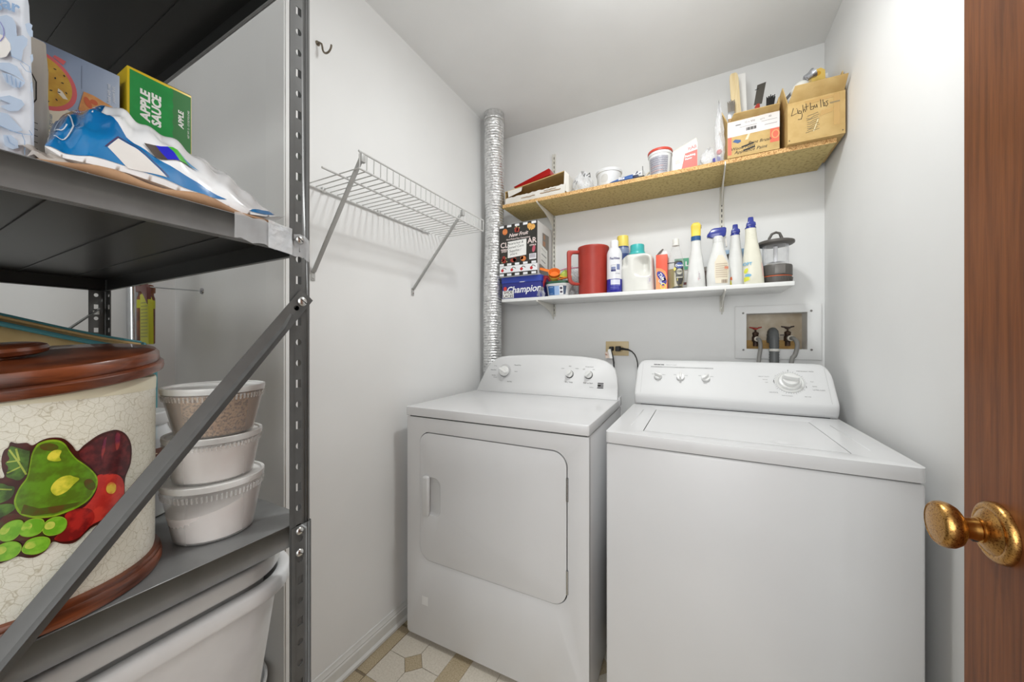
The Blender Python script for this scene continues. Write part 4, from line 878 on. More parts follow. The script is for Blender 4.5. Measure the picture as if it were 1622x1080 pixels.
def cat(P, n=4):
    o = []
    for i in range(len(P)):
        p0, p1, p2, p3 = (Vector(P[(i + k - 1) % len(P)]) for k in range(4))
        for k in range(n):
            q = k / n; v = .5 * ((2 * p1) + (p2 - p0) * q + (2 * p0 - 5 * p1 + 4 * p2 - p3) * q * q + (3 * p1 - p0 - 3 * p2 + p3) * q ** 3); o.append((v.x, v.y))
    return o
def A(n): return cat([(math.radians(a) * RB, z - ZB) for a, z in AR[n]])
def pm(u, v, off=0.0):
    a = u / RB; r = RB + .0012 + off; return Vector((CC[0] + r * math.cos(a), CC[1] + r * math.sin(a), ZB + v))
def sc(pts, k):
    cx = sum(p[0] for p in pts) / len(pts); cy = sum(p[1] for p in pts) / len(pts); return [(cx + (x - cx) * k, cy + (y - cy) * k) for x, y in pts]
def paint(n, c, c2, shapes, lv): ink(n, mat('paint_' + n, c, .34, var=95, col2=c2, coat=.15, ramp=(.42, .58), detail=7), cn, pm, shapes, off=.0002 * lv, du=.005, each=n not in ('leaf_vein',))
paint('dark_outline', (74, 22, 14), (58, 16, 10), [A('outline')], 1)
paint('vegetable_shade', (62, 74, 22), (84, 34, 18), [A('veg')], 2)
paint('eggplant', (108, 36, 38), (70, 20, 24), [A('eggplant')], 3)
paint('eggplant_light', (160, 60, 52), (108, 30, 60), [A('hl'), [(math.radians(a) * RB, z - ZB) for a, z in ((18.5, 1.066), (20, 1.069), (19, 1.054), (17.4, 1.044), (17.2, 1.054))]], 4)
paint('apple', (212, 62, 48), (186, 44, 36), [A('apple')], 3)
paint('apple_dark', (176, 36, 30), (120, 18, 18), [A('apple2')], 4)
paint('apple_spot', (226, 190, 72), (206, 84, 52), [A('y3')], 5)
paint('pear_rim', (142, 178, 40), (110, 150, 24), [A('pear')], 4)
paint('pear', (96, 142, 28), (84, 112, 22), [sc(A('pear'), .95)], 5)
paint('pear_shadow', (76, 88, 24), (92, 70, 26), [[(math.radians(a) * RB, z - ZB) for a, z in ((-13, 1.010), (-9, 1.005), (-1, 1.0025), (6, 1.004), (8, 1.007), (0, 1.009), (-7, 1.011), (-12, 1.018))], ell(math.radians(12.0) * RB, 1.022 - ZB, .0035, .007, 14, .4), ell(math.radians(-3.5) * RB, 1.0685 - ZB, .006, .0035, 14, -.5)], 6)
paint('pear_light', (226, 214, 72), (166, 178, 40), [A('y1'), A('y2')], 7)
paint('leaf', (84, 124, 40), (52, 74, 22), [A('leaf1'), A('leaf2'), A('leaf3')], 3)
paint('leaf_vein', (176, 190, 84), (140, 160, 50), sum([stroke([(math.radians(a) * RB, z - ZB) for a, z in p], .0012) for p in ([(-16.6, 1.071), (-13.6, 1.058), (-11.3, 1.046)], [(-17.2, 1.06), (-14.3, 1.06)], [(-17.2, 1.05), (-13, 1.054)], [(-14.5, 1.071), (-13.5, 1.060)], [(-21, 1.037), (-16, 1.034)])], []), 4)
paint('grape_rim', (160, 192, 60), (120, 170, 36), [A(k) for k in ('g1', 'g2', 'g3', 'g4', 'g5')], 8)
paint('grape', (104, 166, 30), (132, 188, 50), [sc(A(k), .93) for k in ('g1', 'g2', 'g3', 'g4', 'g5')], 9)
paint('grape_light', (196, 204, 88), (124, 186, 48), [[(x - .0028, y + .0022) for x, y in sc(A(k), .42)] for k in ('g1', 'g2', 'g3', 'g4', 'g5')], 10)
# stack of translucent deli tubs
def deli(c, z, h, rt, rb_, fill, fh, label, lump=0.0):
    t = thing('deli_tub', label, 'food tub', (c[0], c[1], z), 'stacked deli tubs')
    MB().lathe([(rb_ * .9, 0), (rb_, .002), (rt * .965, h * .80), (rt * .985, h * .82), (rt * .985, h - .006)], (c[0], c[1], z), 48, cap1=False).build('tub', TRANSL, t)
    rd = MB()
    for k in range(70):
        a = 2 * PI * k / 70; r_ = rt * .978; rd.bar((c[0] + r_ * math.cos(a), c[1] + r_ * math.sin(a), z + h * .75), (c[0] + (r_ + .0012) * math.cos(a), c[1] + (r_ + .0012) * math.sin(a), z + h * .85), .0016, .0016)
    o = rd.build('rim_ribs', TRANSL, t); o['kind'] = 'stuff'
    MB().lathe([(rt * .96, h - .009), (rt * 1.0, h - .0085), (rt * 1.015, h - .004), (rt * 1.012, h - .0005), (rt * .99, h), (rt * .95, h - .0005), (rt * .935, h - .0032), (0, h - .003)], (c[0], c[1], z), 48, cap0=False).build('lid', clear('frosted_lid', (244, 244, 242), .62, .3), t)
    f = MB(); f.lathe([(rb_ * .9, .0016), (rb_ * .975, .004), (rb_ * .975 + (rt * .965 - rb_) * fh * 1.2, h * fh), (0, h * fh + .001)], (c[0], c[1], z), 40)
    if lump:
        for v in f.bm.verts:
            if v.co.z > z + h * fh * .8: v.co.z += lump * (v.co.y - c[1])
    f.build('contents', fill, t)
    return t
SUGAR = mat('white_flour', (238, 233, 230), .9, var=40, col2=(232, 225, 222)); SPICE = mat('brown_spice_mix', (176, 142, 108), .9, var=320, col2=(110, 84, 62), ramp=(.38, .55))
deli((-.646, .2675), ZB, .0845, .0605, .047, SUGAR, .62, 'bottom tub of the stack, half full of white powder, on the lower shelf', .25)
deli((-.647, .2675), ZB + .0825, .0665, .0580, .047, SUGAR, .80, 'middle tub of the stack, full of white powder, between two other tubs')
deli((-.645, .2680), ZB + .147, .0715, .0605, .046, SPICE, .84, 'top tub of the stack, filled with brown spice mix, lid on')
# jar with a printed label between canister and tubs
jr = thing('olive_jar', 'clear plastic jar with brown printed label and green olives, behind the canister', 'jar', (-.813, .225, ZB))
MB().lathe([(.040, 0), (.046, .003), (.047, .01), (.047, .128), (.042, .140), (.040, .15)], (-.813, .225, ZB), 32).build('jar', CLEAR, jr)
MB().lathe([(.043, .001), (.045, .006), (.045, .045), (0, .047)], (-.813, .225, ZB), 28).build('contents', mat('olive_mix', (110, 112, 46), .5, var=55, col2=(70, 36, 22), ramp=(.45, .55)), jr)
MB().lathe([(.0476, .050), (.0476, .112)], (-.813, .225, ZB), 32, cap0=False, cap1=False).build('paper_label', plast('label_brown', (96, 48, 30)), jr)
jm = cylmap(-.813, .225, ZB, lambda v: .0478, a0=-.3)
ink('label_lettering', plast('label_cream', (224, 210, 180)), jr, jm, [T('OLIVES', .014, .0, .062), T('Mixed', .012, 0, .090, shear=.3)] + stroke([(-.03, .078), (0, .084), (.03, .078)], .0014) + stroke([(-.03, .106), (.03, .104)], .0014), off=.0004, du=.006)
MB().lathe([(.043, .148), (.0445, .150), (.0445, .166), (.042, .168), (0, .168)], (-.813, .225, ZB), 32).build('jar_lid', plast('silver_lid', (206, 206, 206), .3), jr)
# tan zipped bag behind the canister
zb = thing('zipped_cloth_bag', 'tan cloth bag with teal piping and a zip, behind the painted canister', 'bag', (-1.09, .10, ZB))
TANC = mat('tan_canvas', (206, 182, 132), .85, var=20, col2=(190, 164, 114), bump=(300, .15, .0008)); TEAL = plast('teal_piping', (70, 132, 140), .6)
def topz(y): return 1.168 + .262 * max(0, min(.22, .300 - y)) + .003 * math.sin(y * 20)
rings = []
for k in range(25):
    q = k / 24; y = -.12 + .425 * q; e = 1 if q < .93 else math.sqrt(max(.02, 1 - ((q - .93) / .07) ** 2))
    tz = topz(y) - .008 * (1 - e); hw = .115 * (.72 + .28 * e)
    rings.append([(-1.10 + hw * a, y, ZB + .0008 + (tz - ZB - .0008) * (b + 1) / 2) for a, b, _ in sring(0, 0, 0, 1, 1, 32, 5)])
MB().loft(rings).build('bag_body', TANC, zb, sharp=60)
for x, dz, r_ in ((-.989, -.016, .0042), (-1.02, .001, .003)):
    MB().tube([(x, -.12 + .415 * k / 24, topz(-.12 + .415 * k / 24) + dz) for k in range(25)], r_, 8).build('piping', TEAL, zb)
MB().tube([(-.99, .292, topz(.29) - .018), (-.985, .300, topz(.29) - .022), (-.984, .304, topz(.29) - .05), (-.984, .304, ZB + .05)], .005, 8).build('corner_piping', TEAL, zb)
MB().tube([(-.992, .293, topz(.29) - .016), (-1.03, .302, topz(.3) - .002), (-1.10, .306, topz(.3) + .001), (-1.19, .305, topz(.3) - .004)], .0045, 8).build('corner_piping', TEAL, zb)
MB().tube([(-1.005, -.12 + .41 * k / 24, topz(-.12 + .41 * k / 24) - .004) for k in range(25)], .0025, 6).build('zip', plast('zip_tan', (190, 160, 110)), zb)
MB().prism([(-.980, y_, z_) for y_, z_ in ((.262, 1.160), (.278, 1.160), (.280, 1.150), (.279, 1.134), (.264, 1.134), (.263, 1.150))], (.003, 0, 0)).build('zip_pull', mat('copper_zip', (196, 160, 138), .35, metal=.6), zb, bevel=.001)
# leaning pole and a hanging pack behind the unit
po = tag(MB().tube([(-1.812, .524, .004), (-1.822, .512, .8), (-1.8295, .505, 1.75)], .018, 20).build('metal_pole', CHROME, loc=(-1.812, .524, 0)), 'silver metal pole leaning in the alcove corner behind the steel unit', 'pole')
tk = thing('hardware_pack', 'yellow and brown carded pack hanging from a long peg on the alcove end wall', 'packet', (-1.62, .55, 1.15))
YP = plast('lime_card', (206, 206, 40), .45); BP = mat('brown_pack', (150, 84, 40), .4, var=40, col2=(96, 50, 26))
KX, KY0 = -1.617, .470
MB().prism([(KX - .014, KY0, 1.162), (KX + .055, KY0, 1.162), (KX + .052, KY0, 1.30), (KX + .038, KY0, 1.315), (KX + .012, KY0, 1.330), (KX - .016, KY0, 1.325)], (0, .012, 0)).build('card', YP, tk, bevel=.001)
MB().lathe([(.020, .0), (.022, .003), (.022, .155), (.019, .165), (.019, .172), (.023, .174), (.023, .190), (.017, .20)], (KX - .040, KY0 + .022, 1.162), 20).build('brown_sleeve', BP, tk)
MB().lathe([(.0225, .12), (.0225, .148)], (KX - .040, KY0 + .022, 1.162), 20).build('yellow_band', YP, tk)
MB().prism([(KX - .05, KY0 - .0015, 1.362), (KX + .01, KY0 - .0015, 1.366), (KX + .044, KY0 - .0015, 1.345), (KX + .046, KY0 - .0015, 1.290), (KX + .018, KY0 - .0015, 1.318), (KX - .005, KY0 - .0015, 1.335), (KX - .045, KY0 - .0015, 1.335)], (0, .010, 0)).build('header_card', plast('maroon_header', (112, 52, 44)), tk, bevel=.001)
ink('card_lines', plast('olive_print', (150, 150, 20)), tk, plane((KX - .012, KY0, 1.165), (1, 0, 0), (0, 0, 1)), [rc(.006, .058, .02 + .011 * k, .023 + .011 * k) for k in range(11)], off=.0006)
MB().tube([(KX - .005, .6325, 1.356), (KX - .005, .485, 1.352), (KX - .005, .463, 1.354), (KX - .005, .458, 1.362)], .0022, 8).build('peg', CHROME, tk)
MB().lathe([(.012, 0), (.010, .004)], (KX - .005, .6325, 1.356), 14, axis=(0, -1, 0)).build('peg_plate', CHROME, tk)
# ------------------------------------------------------------ two nested wash tubs under the lower shelf
def tub(name, label, x0, x1, y0, y1, zt, h, m, sxk=.9):
    t = thing(name, label, 'wash tub', ((x0 + x1) / 2, (y0 + y1) / 2, zt - h), 'nested wash tubs')
    def rg(ins, z): return [(x, y, z) for x, y in rrect(x0 + ins, x1 - ins, y0 + ins, y1 - ins, max(.02, .085 - ins), 12)]
    MB().loft([rg(.085, zt - h), rg(.070, zt - h + .004), rg(.060, zt - h + .03), rg(.018, zt - .02), rg(.016, zt - .004), rg(.019, zt - .004), rg(.021, zt - .02), rg(.063, zt - h + .03), rg(.085, zt - h + .006)]).build('basin', m, t, sharp=50)
    MB().loft([rg(.017, zt - .026), rg(.002, zt - .024), rg(.0, zt - .020), rg(.0, zt - .005), rg(.002, zt - .001), rg(.006, zt), rg(.016, zt), rg(.019, zt - .003)], cap0=False, cap1=False).build('rim', m, t, sharp=50)
    return t
tub('wash_tub', 'large white plastic wash tub, the outer one, under the lower steel shelf', -1.06, -.594, -.16, .385, .790, .345, TUBW)
tub('wash_tub', 'grey-white wash tub nested inside the front white tub', -1.075, -.606, -.15, .374, .821, .325, TUBG)
bk = thing('bucket', 'white plastic bucket on the floor behind the tubs, in the alcove corner', 'bucket', (-1.21, .497, 0))
MB().lathe([(.105, .001), (.11, .004), (.122, .165), (.126, .167), (.126, .177), (.123, .179), (.119, .177), (.108, .01), (0, .008)], (-1.21, .497, 0), 40).build('pail', TUBW, bk, sharp=50)
MB().tube([(-1.21 + .131 * math.cos(a), .497 + .0 * a,   .170 - .06 * math.sin(a)) for a in [PI * k / 14 for k in range(15)]], .0022, 6).build('bail', ZINC, bk)
# ------------------------------------------------------------ things on the white lower shelf
Z0 = ZL1 + .0005
# fruit carton on a shoe box
sbx = thing('shoe_box', 'dark blue shoe box with white script, at the left end of the white shelf', 'box', (-.842, 1.80, Z0))
NAVY = plast('navy_card', (40, 46, 128), .4); NAVL = plast('blue_card_lid', (46, 66, 160), .35)
MB().box(-.958, -.725, 1.712, 1.92, Z0, Z0 + .112).build('box_base', NAVY, sbx, bevel=.001)
MB().box(-.961, -.722, 1.709, 1.923, Z0 + .084, Z0 + .116).build('lid', NAVL, sbx, bevel=.0012)
sm = plane((-.958, 1.712, Z0), (1, 0, 0), (0, 0, 1))
WPR = plast('white_print', (238, 238, 240), .45)
ink('script_lettering', WPR, sbx, sm, [T('Champion', .050, .128, .046, shear=.25, bold=.0010, sx=.98, rot=.02)], off=.0004)
ink('paper_label', PAPER, sbx, sm, [rc(.004, .072, .004, .044)], off=.0007)
ink('label_handwriting', INK, sbx, sm, [T('SHOE', .022, .038, .034, bold=.0004), T('LACES', .022, .038, .013, bold=.0004)], off=.0010)
ink('logo_letter', plast('logo_red', (214, 66, 52)), sbx, sm, [ell(.019, .055, .0105, .011, 20)], off=.0006)
ink('notch', WPR, sbx, plane((-.961, 1.709, Z0), (1, 0, 0), (0, 0, 1)), [[(.108, .0855), (.118, .0845), (.136, .0845), (.146, .089), (.134, .0875), (.120, .0875)]], off=.0006)
bx = thing('fruit_carton', 'black fruit carton with cherry band and handwritten white label, on top of the shoe box', 'box', (-.855, 1.80, Z0 + .116))
BZ = Z0 + .1165; BX0, BX1, BY = -.963, -.741, 1.692; BH, BW = .282, .226
MB().box(BX0, BX1, BY, 1.90, BZ, BZ + BH).build('carton', mat('carton_side_grey', (206, 204, 202), .5), bx, bevel=.0012)
fm = plane((BX0, BY, BZ), (1, 0, 0), (0, 0, 1))
ink('black_panel', plast('carton_black', (44, 42, 38), .35), bx, fm, [rc(.0, BW - .001, .002, BH - .001)], off=.0003)
d = []
for v in (BH * .965, BH * .232, BH * .038):
    for u in (.06, .265, .475, .69, .905): d.append(rc(BW * (u - .058), BW * (u + .058), v - .006, v + .006))
ink('white_dashes', WPR, bx, fm, d + [rc(.001, BW - .001, BH * .078, BH * .205)], off=.0006, each=True)
ch = []; lf = []
for u in (.08, .335, .59, .845):
    ch.append(ell(BW * u, BH * .125, .0085, .0085, 14)); lf += stroke([(BW * u, BH * .15), (BW * (u + .03), BH * .175), (BW * (u + .075), BH * .165), (BW * (u + .1), BH * .145)], .0035)
ink('cherries', plast('cherry_red', (196, 44, 48)), bx, fm, ch, off=.0009); ink('cherry_stems', plast('stem_dark', (70, 80, 60)), bx, fm, lf, off=.0009, each=True)
ink('script_lettering', plast('carton_pinkish', (240, 222, 218)), bx, fm, [T('New Fruit', .027, BW * .50, BH * .785, shear=.35, bold=.0005, rot=.04), T('Hand Picked Fine Clementines', .0115, BW * .50, BH * .708, bold=.0002), T('CL', .040, BW * .13, BH * .605, bold=.0006), T('AR', .040, BW * .86, BH * .63, bold=.0006), T('PREMIUM', .011, BW * .14, BH * .520, bold=.0004), T('CITRUS', .011, BW * .88, BH * .545, bold=.0004), T('SWEET', .011, BW * .13, BH * .485, bold=.0003)], off=.0006)
ink('oranges', mat('print_orange', (222, 140, 78), .5, var=90, col2=(206, 110, 52)), bx, fm, [ell(BW * .15, BH * .865, .0155, .0165, 18), ell(BW * .64, BH * .315, .016, .014, 14), ell(BW * .60, BH * .33, .009, .009, 10)], off=.0007, each=True)
ink('apricots', mat('print_peach', (234, 184, 104), .5, var=90, col2=(214, 150, 70)), bx, fm, [ell(BW * .80, BH * .905, .0135, .016, 16, .3), ell(BW * .88, BH * .885, .0135, .014, 16), ell(BW * .80, BH * .845, .004, .005, 8), ell(BW * .85, BH * .84, .004, .005, 8)], off=.0007)
ink('berries', mat('print_berry', (176, 66, 48), .5, var=120, col2=(120, 36, 30)), bx, fm, [ell(BW * .45, BH * .875, .011, .014, 12), ell(BW * .50, BH * .87, .009, .013, 12), ell(BW * .12, BH * .36, .010, .012, 12), ell(BW * .13, BH * .30, .013, .010, 12), ell(BW * .09, BH * .325, .008, .008, 10), ell(BW * .37, BH * .305, .018, .011, 14), ell(BW * .41, BH * .315, .010, .012, 10)], off=.0007, each=True)
ink('berry_leaves', plast('print_leaf_pale', (196, 190, 130)), bx, fm, [ell(BW * .46, BH * .925, .004, .008, 8), ell(BW * .53, BH * .90, .004, .005, 8), ell(BW * .42, BH * .905, .004, .004, 8), ell(BW * .07, BH * .28, .003, .003, 6), ell(BW * .2, BH * .29, .003, .004, 6), ell(BW * .18, BH * .36, .003, .004, 6)], off=.0006, each=True)
ink('plum', plast('print_plum', (188, 84, 100)), bx, fm, [ell(BW * .905, BH * .475, .009, .018, 14, -.2)], off=.0007)
ink('paper_label', PAPER, bx, fm, [[(BW * .225, BH * .355), (BW * .715, BH * .38), (BW * .72, BH * .68), (BW * .225, BH * .665)]], off=.0012)
ink('label_handwriting', INK, bx, fm, [T('Pecans/nut &', .0185, BW * .42, BH * .625, shear=.3, rot=.04), T('Canned Corn', .0185, BW * .42, BH * .555, shear=.3, rot=.05), T('Supplies /', .0185, BW * .42, BH * .485, shear=.3, rot=.05), T('yours', .0185, BW * .38, BH * .425, shear=.3, rot=.05)], off=.0015)
ink('barcode_patch', WPR, bx, fm, [rc(BW * .79, BW * .965, BH * .285, BH * .39)], off=.0007)
ink('barcode', plast('print_purple_grey', (130, 110, 130)), bx, fm, [rc(BW * (.805 + k * .012), BW * (.811 + k * .012), BH * .31, BH * .38) for k in range(12)], off=.001)
em = plane((BX1, BY, BZ), (0, 1, 0), (0, 0, 1))
ink('side_dark_panel', plast('carton_brown_grey', (118, 112, 104)), bx, em, [rc(.075, .165, .01, .235), rc(.03, .075, .012, .06)], off=.0005, each=True)
ink('side_picture', plast('carton_amber', (164, 118, 84)), bx, em, [rc(.080, .115, .165, .192), ell(.10, .215, .012, .014, 12)], off=.0008, each=True)
ink('side_label', plast('label_off_white', (226, 226, 222)), bx, em, [[(.04, .062), (.145, .042), (.142, .150), (.042, .170)]], off=.0011)
ink('side_label_marks', INKG, bx, em, stroke([(.06, .148), (.12, .135)], .002) + stroke([(.06, .118), (.125, .107)], .005) + stroke([(.06, .085), (.11, .075)], .005), off=.0015)
# crumpled film bags
def crumple(name, label, c, rx, ry, h, m, seed, top=.35, bits=None):
    t = thing(name, label, 'bag', c); r = random.Random(seed); rings = []
    ph = [r.uniform(0, 6) for _ in range(8)]
    for k in range(17):
        q = k / 16; s_ = (math.sin(PI * min(.97, .12 + q * .85)) ** .6) * (1 - (1 - top) * q)
        ring = []
        for i in range(36):
            a = 2 * PI * i / 36
            w_ = 1 + .16 * math.sin(3 * a + ph[0] + 4 * q) * math.sin(5 * q + ph[1]) + .11 * math.sin(7 * a + ph[2] + 9 * q) + .07 * math.sin(13 * a + ph[3] - 14 * q)
            ring.append((c[0] + rx * s_ * w_ * math.cos(a), c[1] + ry * s_ * w_ * math.sin(a), c[2] + .0008 + h * q * (1 + .10 * math.sin(2 * a + ph[4]) * q + .05 * math.sin(9 * a + ph[5]) * q)))
        rings.append(ring)
    MB().loft(rings).build('plastic_film', m, t, sharp=80)
    return t
SMOKE = clear('smoky_film', (150, 150, 150), .45, .2)
t = crumple('plastic_bag', 'small crumpled clear plastic bag in front of the shoe box, at the white shelf edge', (-.735, 1.722, Z0), .030, .016, .060, FILM, 5)
MB().lathe([(.002, 0), (.012, .004), (.015, .013), (.010, .022), (0, .026)], (-.728, 1.722, Z0 + .030), 14).build('dark_contents', SMOKE, t)
crumple('plastic_bag', 'clear crumpled bag between the white tub and the red pitcher', (-.573, 1.752, Z0), .018, .016, .042, SMOKE, 8)
t = crumple('zip_bag', 'clear zip bag with a pink seal leaning on the wall behind the scoops', (-.632, 1.90, Z0), .075, .03, .165, FILM, 12, .8)
MB().tube([(-.695, 1.878, Z0 + .158), (-.65, 1.874, Z0 + .168), (-.57, 1.876, Z0 + .168)], .0035, 6).build('pink_seal', plast('pink_seal', (222, 150, 176)), t)
# spread tub
st = thing('spread_tub', 'white oval food tub with a blue label, left of the red pitcher', 'food tub', (-.648, 1.782, Z0))
MB().loft([sring(-.648, 1.782, Z0, .057, .045, 48, 2.6), sring(-.648, 1.782, Z0 + .003, .060, .048, 48, 2.6), sring(-.648, 1.782, Z0 + .058, .069, .055, 48, 2.6), sring(-.648, 1.782, Z0 + .060, .071, .0575, 48, 2.6), sring(-.648, 1.782, Z0 + .067, .0715, .058, 48, 2.6)]).build('tub', TUBW, st, sharp=50)
MB().loft([sring(-.648, 1.782, Z0 + .0665, .072, .0585, 48, 2.6), sring(-.648, 1.782, Z0 + .078, .071, .0575, 48, 2.6), sring(-.648, 1.782, Z0 + .0795, .068, .055, 48, 2.6)]).build('lid', plast('dark_green_lid', (46, 92, 70), .4), st)
def ovalmap(u, v, off=0.0):
    k = .060 + .009 * v / .055; kk = .048 + .007 * v / .055; x = u * .885
    c_ = max(-1, min(1, x / k)); c_p = abs(c_) ** 1.3
    s_ = (1 - c_p ** 2) ** .5
    return Vector((-.648 + x, 1.782 - kk * s_ ** (2 / 2.6) - off - .0004, Z0 + .003 + v))
ink('blue_label', plast('label_blue', (48, 98, 158), .35), st, ovalmap, [[(-.050, .006), (-.012, .004), (-.012, .050), (-.056, .052)]], off=.0006, du=.006)
ink('pale_blue_label', plast('label_pale_blue', (158, 186, 224), .35), st, ovalmap, [[(-.012, .004), (.018, .004), (.018, .050), (-.012, .050)]], off=.0006, du=.006)
ink('label_end', plast('label_slate', (66, 82, 104)), st, ovalmap, [[(.040, .006), (.0505, .007), (.058, .049), (.040, .050)]], off=.0006, du=.004)
ink('white_patch', WPR, st, ovalmap, [[(.018, .008), (.040, .008), (.040, .050), (.018, .050)]], off=.0006, du=.006)
ink('label_lines', plast('label_pale_blue', (158, 186, 224)), st, ovalmap, [rc(-.046, -.020, .043, .0455), rc(-.044, -.022, .012, .0135)], off=.001, du=.006)
ink('barcode', plast('print_dark_violet', (60, 50, 72)), st, ovalmap, [rc(.022, .036, .032, .044), rc(.022, .036, .014, .024)], off=.001, du=.006)
# measuring scoops on the tub lid
def scoop(name, label, c, axis, r, dep, hdir, hl, m, base):
    t = thing(name, label, 'measuring cup', base)
    ax = Vector(axis).normalized(); c = Vector(c)
    MB().lathe([(0, -dep), (r * .72, -dep), (r * .80, -dep + .004), (r, -.002), (r * 1.05, 0), (r * .96, 0), (r * .76, -dep + .006), (0, -dep + .004)], c, 32, axis=ax, cap0=False, cap1=False).build('cup', m, t, sharp=50)
    hd = Vector(hdir).normalized(); hd = (hd - ax * hd.dot(ax)).normalized()
    MB().bar(c + hd * r * .97 - ax * .002, c + hd * (r + hl) - ax * .002, .004, .018, up=ax).build('handle', m, t, bevel=.0015)
    return t
ORANGE = plast('orange_plastic', (242, 132, 56), .3); YELC = plast('yellow_plastic', (244, 196, 84), .3); GRNC = plast('lime_plastic', (196, 216, 96), .3); ORD = plast('deep_orange_plastic', (226, 110, 50), .3)
zt_ = Z0 + .0815
scoop('measuring_cup', 'yellow measuring cup lying under the orange one on the green-lidded tub', (-.665, 1.748, zt_ + .032), (.25, -.65, .75), .030, .026, (1, .1, .0), .060, YELC, (-.66, 1.76, zt_))
scoop('measuring_cup', 'orange measuring cup facing outwards, nested on the yellow one', (-.662, 1.736, zt_ + .046), (.25, -.75, .62), .030, .024, (-1, 0, .25), .066, ORANGE, (-.66, 1.74, zt_ + .02))
t = scoop('measuring_cup', 'lime green measuring cup with its base turned up, beside the red pitcher handle', (-.617, 1.785, zt_ + .028), (.55, .45, -.7), .030, .028, (-.6, -.4, -.3), .02, GRNC, (-.61, 1.78, zt_))
tag(MB().bar((-.645, 1.745, zt_ + .0065), (-.585, 1.742, zt_ + .012), .006, .018, up=(0, 0, 1)).build('scoop_handle', ORD, bevel=.002), 'loose deep orange scoop handle lying on the tub lid beside the pitcher', 'scoop handle')
tag(MB().tube([(-.738, 1.748, zt_ - .045), (-.728, 1.745, zt_ - .005), (-.712, 1.742, zt_ + .028), (-.700, 1.745, zt_ + .024), (-.690, 1.75, zt_ + .002)], [.009, .011, .012, .010, .006], 12).build('red_scoop', plast('crimson_plastic', (156, 34, 44), .35)), 'dark red plastic scoop wedged between the shoe box and the oval tub', 'scoop')
# red pitcher
pc = thing('pitcher', 'tall red plastic pitcher with a lid and a handle on its left', 'pitcher', (-.470, 1.782, Z0))
MB().lathe([(.0695, 0), (.0712, .0015), (.0725, .05), (.0745, .15), (.0758, .224), (.0768, .226), (.0770, .232)], (-.470, 1.782, Z0), 56).build('body', RED, pc)
MB().lathe([(.0772, .2315), (.0775, .236), (.076, .2395), (.06, .2412), (0, .2415)], (-.470, 1.782, Z0), 56).build('lid', RED, pc)
MB().lathe([(.011, .2412), (.011, .248), (.009, .2495), (0, .2497)], (-.478, 1.775, Z0), 20).build('lid_button', RED, pc)
def hprof(o): return [(o + x, z) for x, z in ()]
hp = [(-.540, .224), (-.598, .224), (-.603, .220), (-.604, .21), (-.602, .095), (-.596, .068), (-.585, .056), (-.565, .050), (-.541, .049), (-.541, .062), (-.562, .063), (-.574, .068), (-.581, .078), (-.584, .10), (-.584, .192), (-.580, .203), (-.572, .208), (-.540, .208)]
hq = MB().prism([(x + .470, -.011, Z0 + z) for x, z in hp], (0, .022, 0))
for v in hq.bm.verts: v.co = Vector((-.470, 1.782, 0)) + Matrix.Rotation(math.radians(30), 3, 'Z') @ v.co
hq.build('handle', RED, pc, bevel=.003, seg=2)
# aerosol cans
def can(name, label, c, r, parts, seg=40):
    t = thing(name, label, 'spray can', (c[0], c[1], Z0))
    for nm, prof, m in parts: MB().lathe(prof, (c[0], c[1], Z0), seg).build(nm, m, t, sharp=50)
    return t
CANW = plast('can_white', (228, 228, 231), .25); CANB = plast('can_blue', (44, 44, 156), .25)
r = .0355
sp = can('spray_can', 'white spray can with dark blue base band and white cap, beside the red pitcher', (-.3575, 1.744), r, [
    ('base_band', [(r - .002, 0), (r, .002), (r, .063)], CANB), ('body', [(r, .0632), (r, .185), (r - .001, .190), (r - .004, .200), (r - .011, .213), (.019, .2175)], CANW), ('cap', [(.0185, .217), (.0185, .246), (.017, .2505), (.0, .2515)], plast('cap_white', (240, 240, 240), .4))])
cmap_ = cylmap(-.3575, 1.744, Z0, lambda v: r, a0=math.radians(-78))
ink('lettering', plast('print_navy', (52, 56, 110)), sp, cmap_, [T('Faultless', .016, .002, .160, sx=.9, bold=.0004), rc(-.016, .006, .098, .108), T('STARCH', .006, .016, .088), ] + stroke([(-.016, .102), (-.016, .128), (.006, .128)], .001), off=.0004, du=.006)
ink('picture', plast('print_mid_blue', (120, 130, 170)), sp, cmap_, [rc(-.015, .005, .109, .120), rc(.010, .026, .106, .132)], off=.0004, du=.006)
ink('base_panel', plast('print_pale', (220, 222, 236)), sp, cmap_, [rc(-.018, .028, .036, .060)], off=.0004, du=.006)
ink('base_lines', plast('print_lilac', (120, 124, 200)), sp, cmap_, [rc(-.018, .028, .030, .033), rc(-.018, .02, .022, .025), rc(-.018, .022, .015, .017)], off=.0004, du=.006, each=True)
r2 = .033
can('spray_can', 'blue spray can with a pale yellow cap, behind the white spray can', (-.338, 1.850), r2, [
    ('body', [(r2 - .002, 0), (r2, .002), (r2, .222), (r2 - .003, .235), (.029, .243)], mat('can_mid_blue', (62, 78, 130), .25)), ('shoulder_band', [(r2 + .0003, .205), (r2 + .0003, .222), (r2 - .0025, .2352)], plast('can_grey_blue', (126, 140, 172), .3)), ('cap', [(.0285, .242), (.0285, .250), (.0275, .293), (.026, .297), (.0, .298)], plast('cap_yellow', (238, 216, 104), .4))])
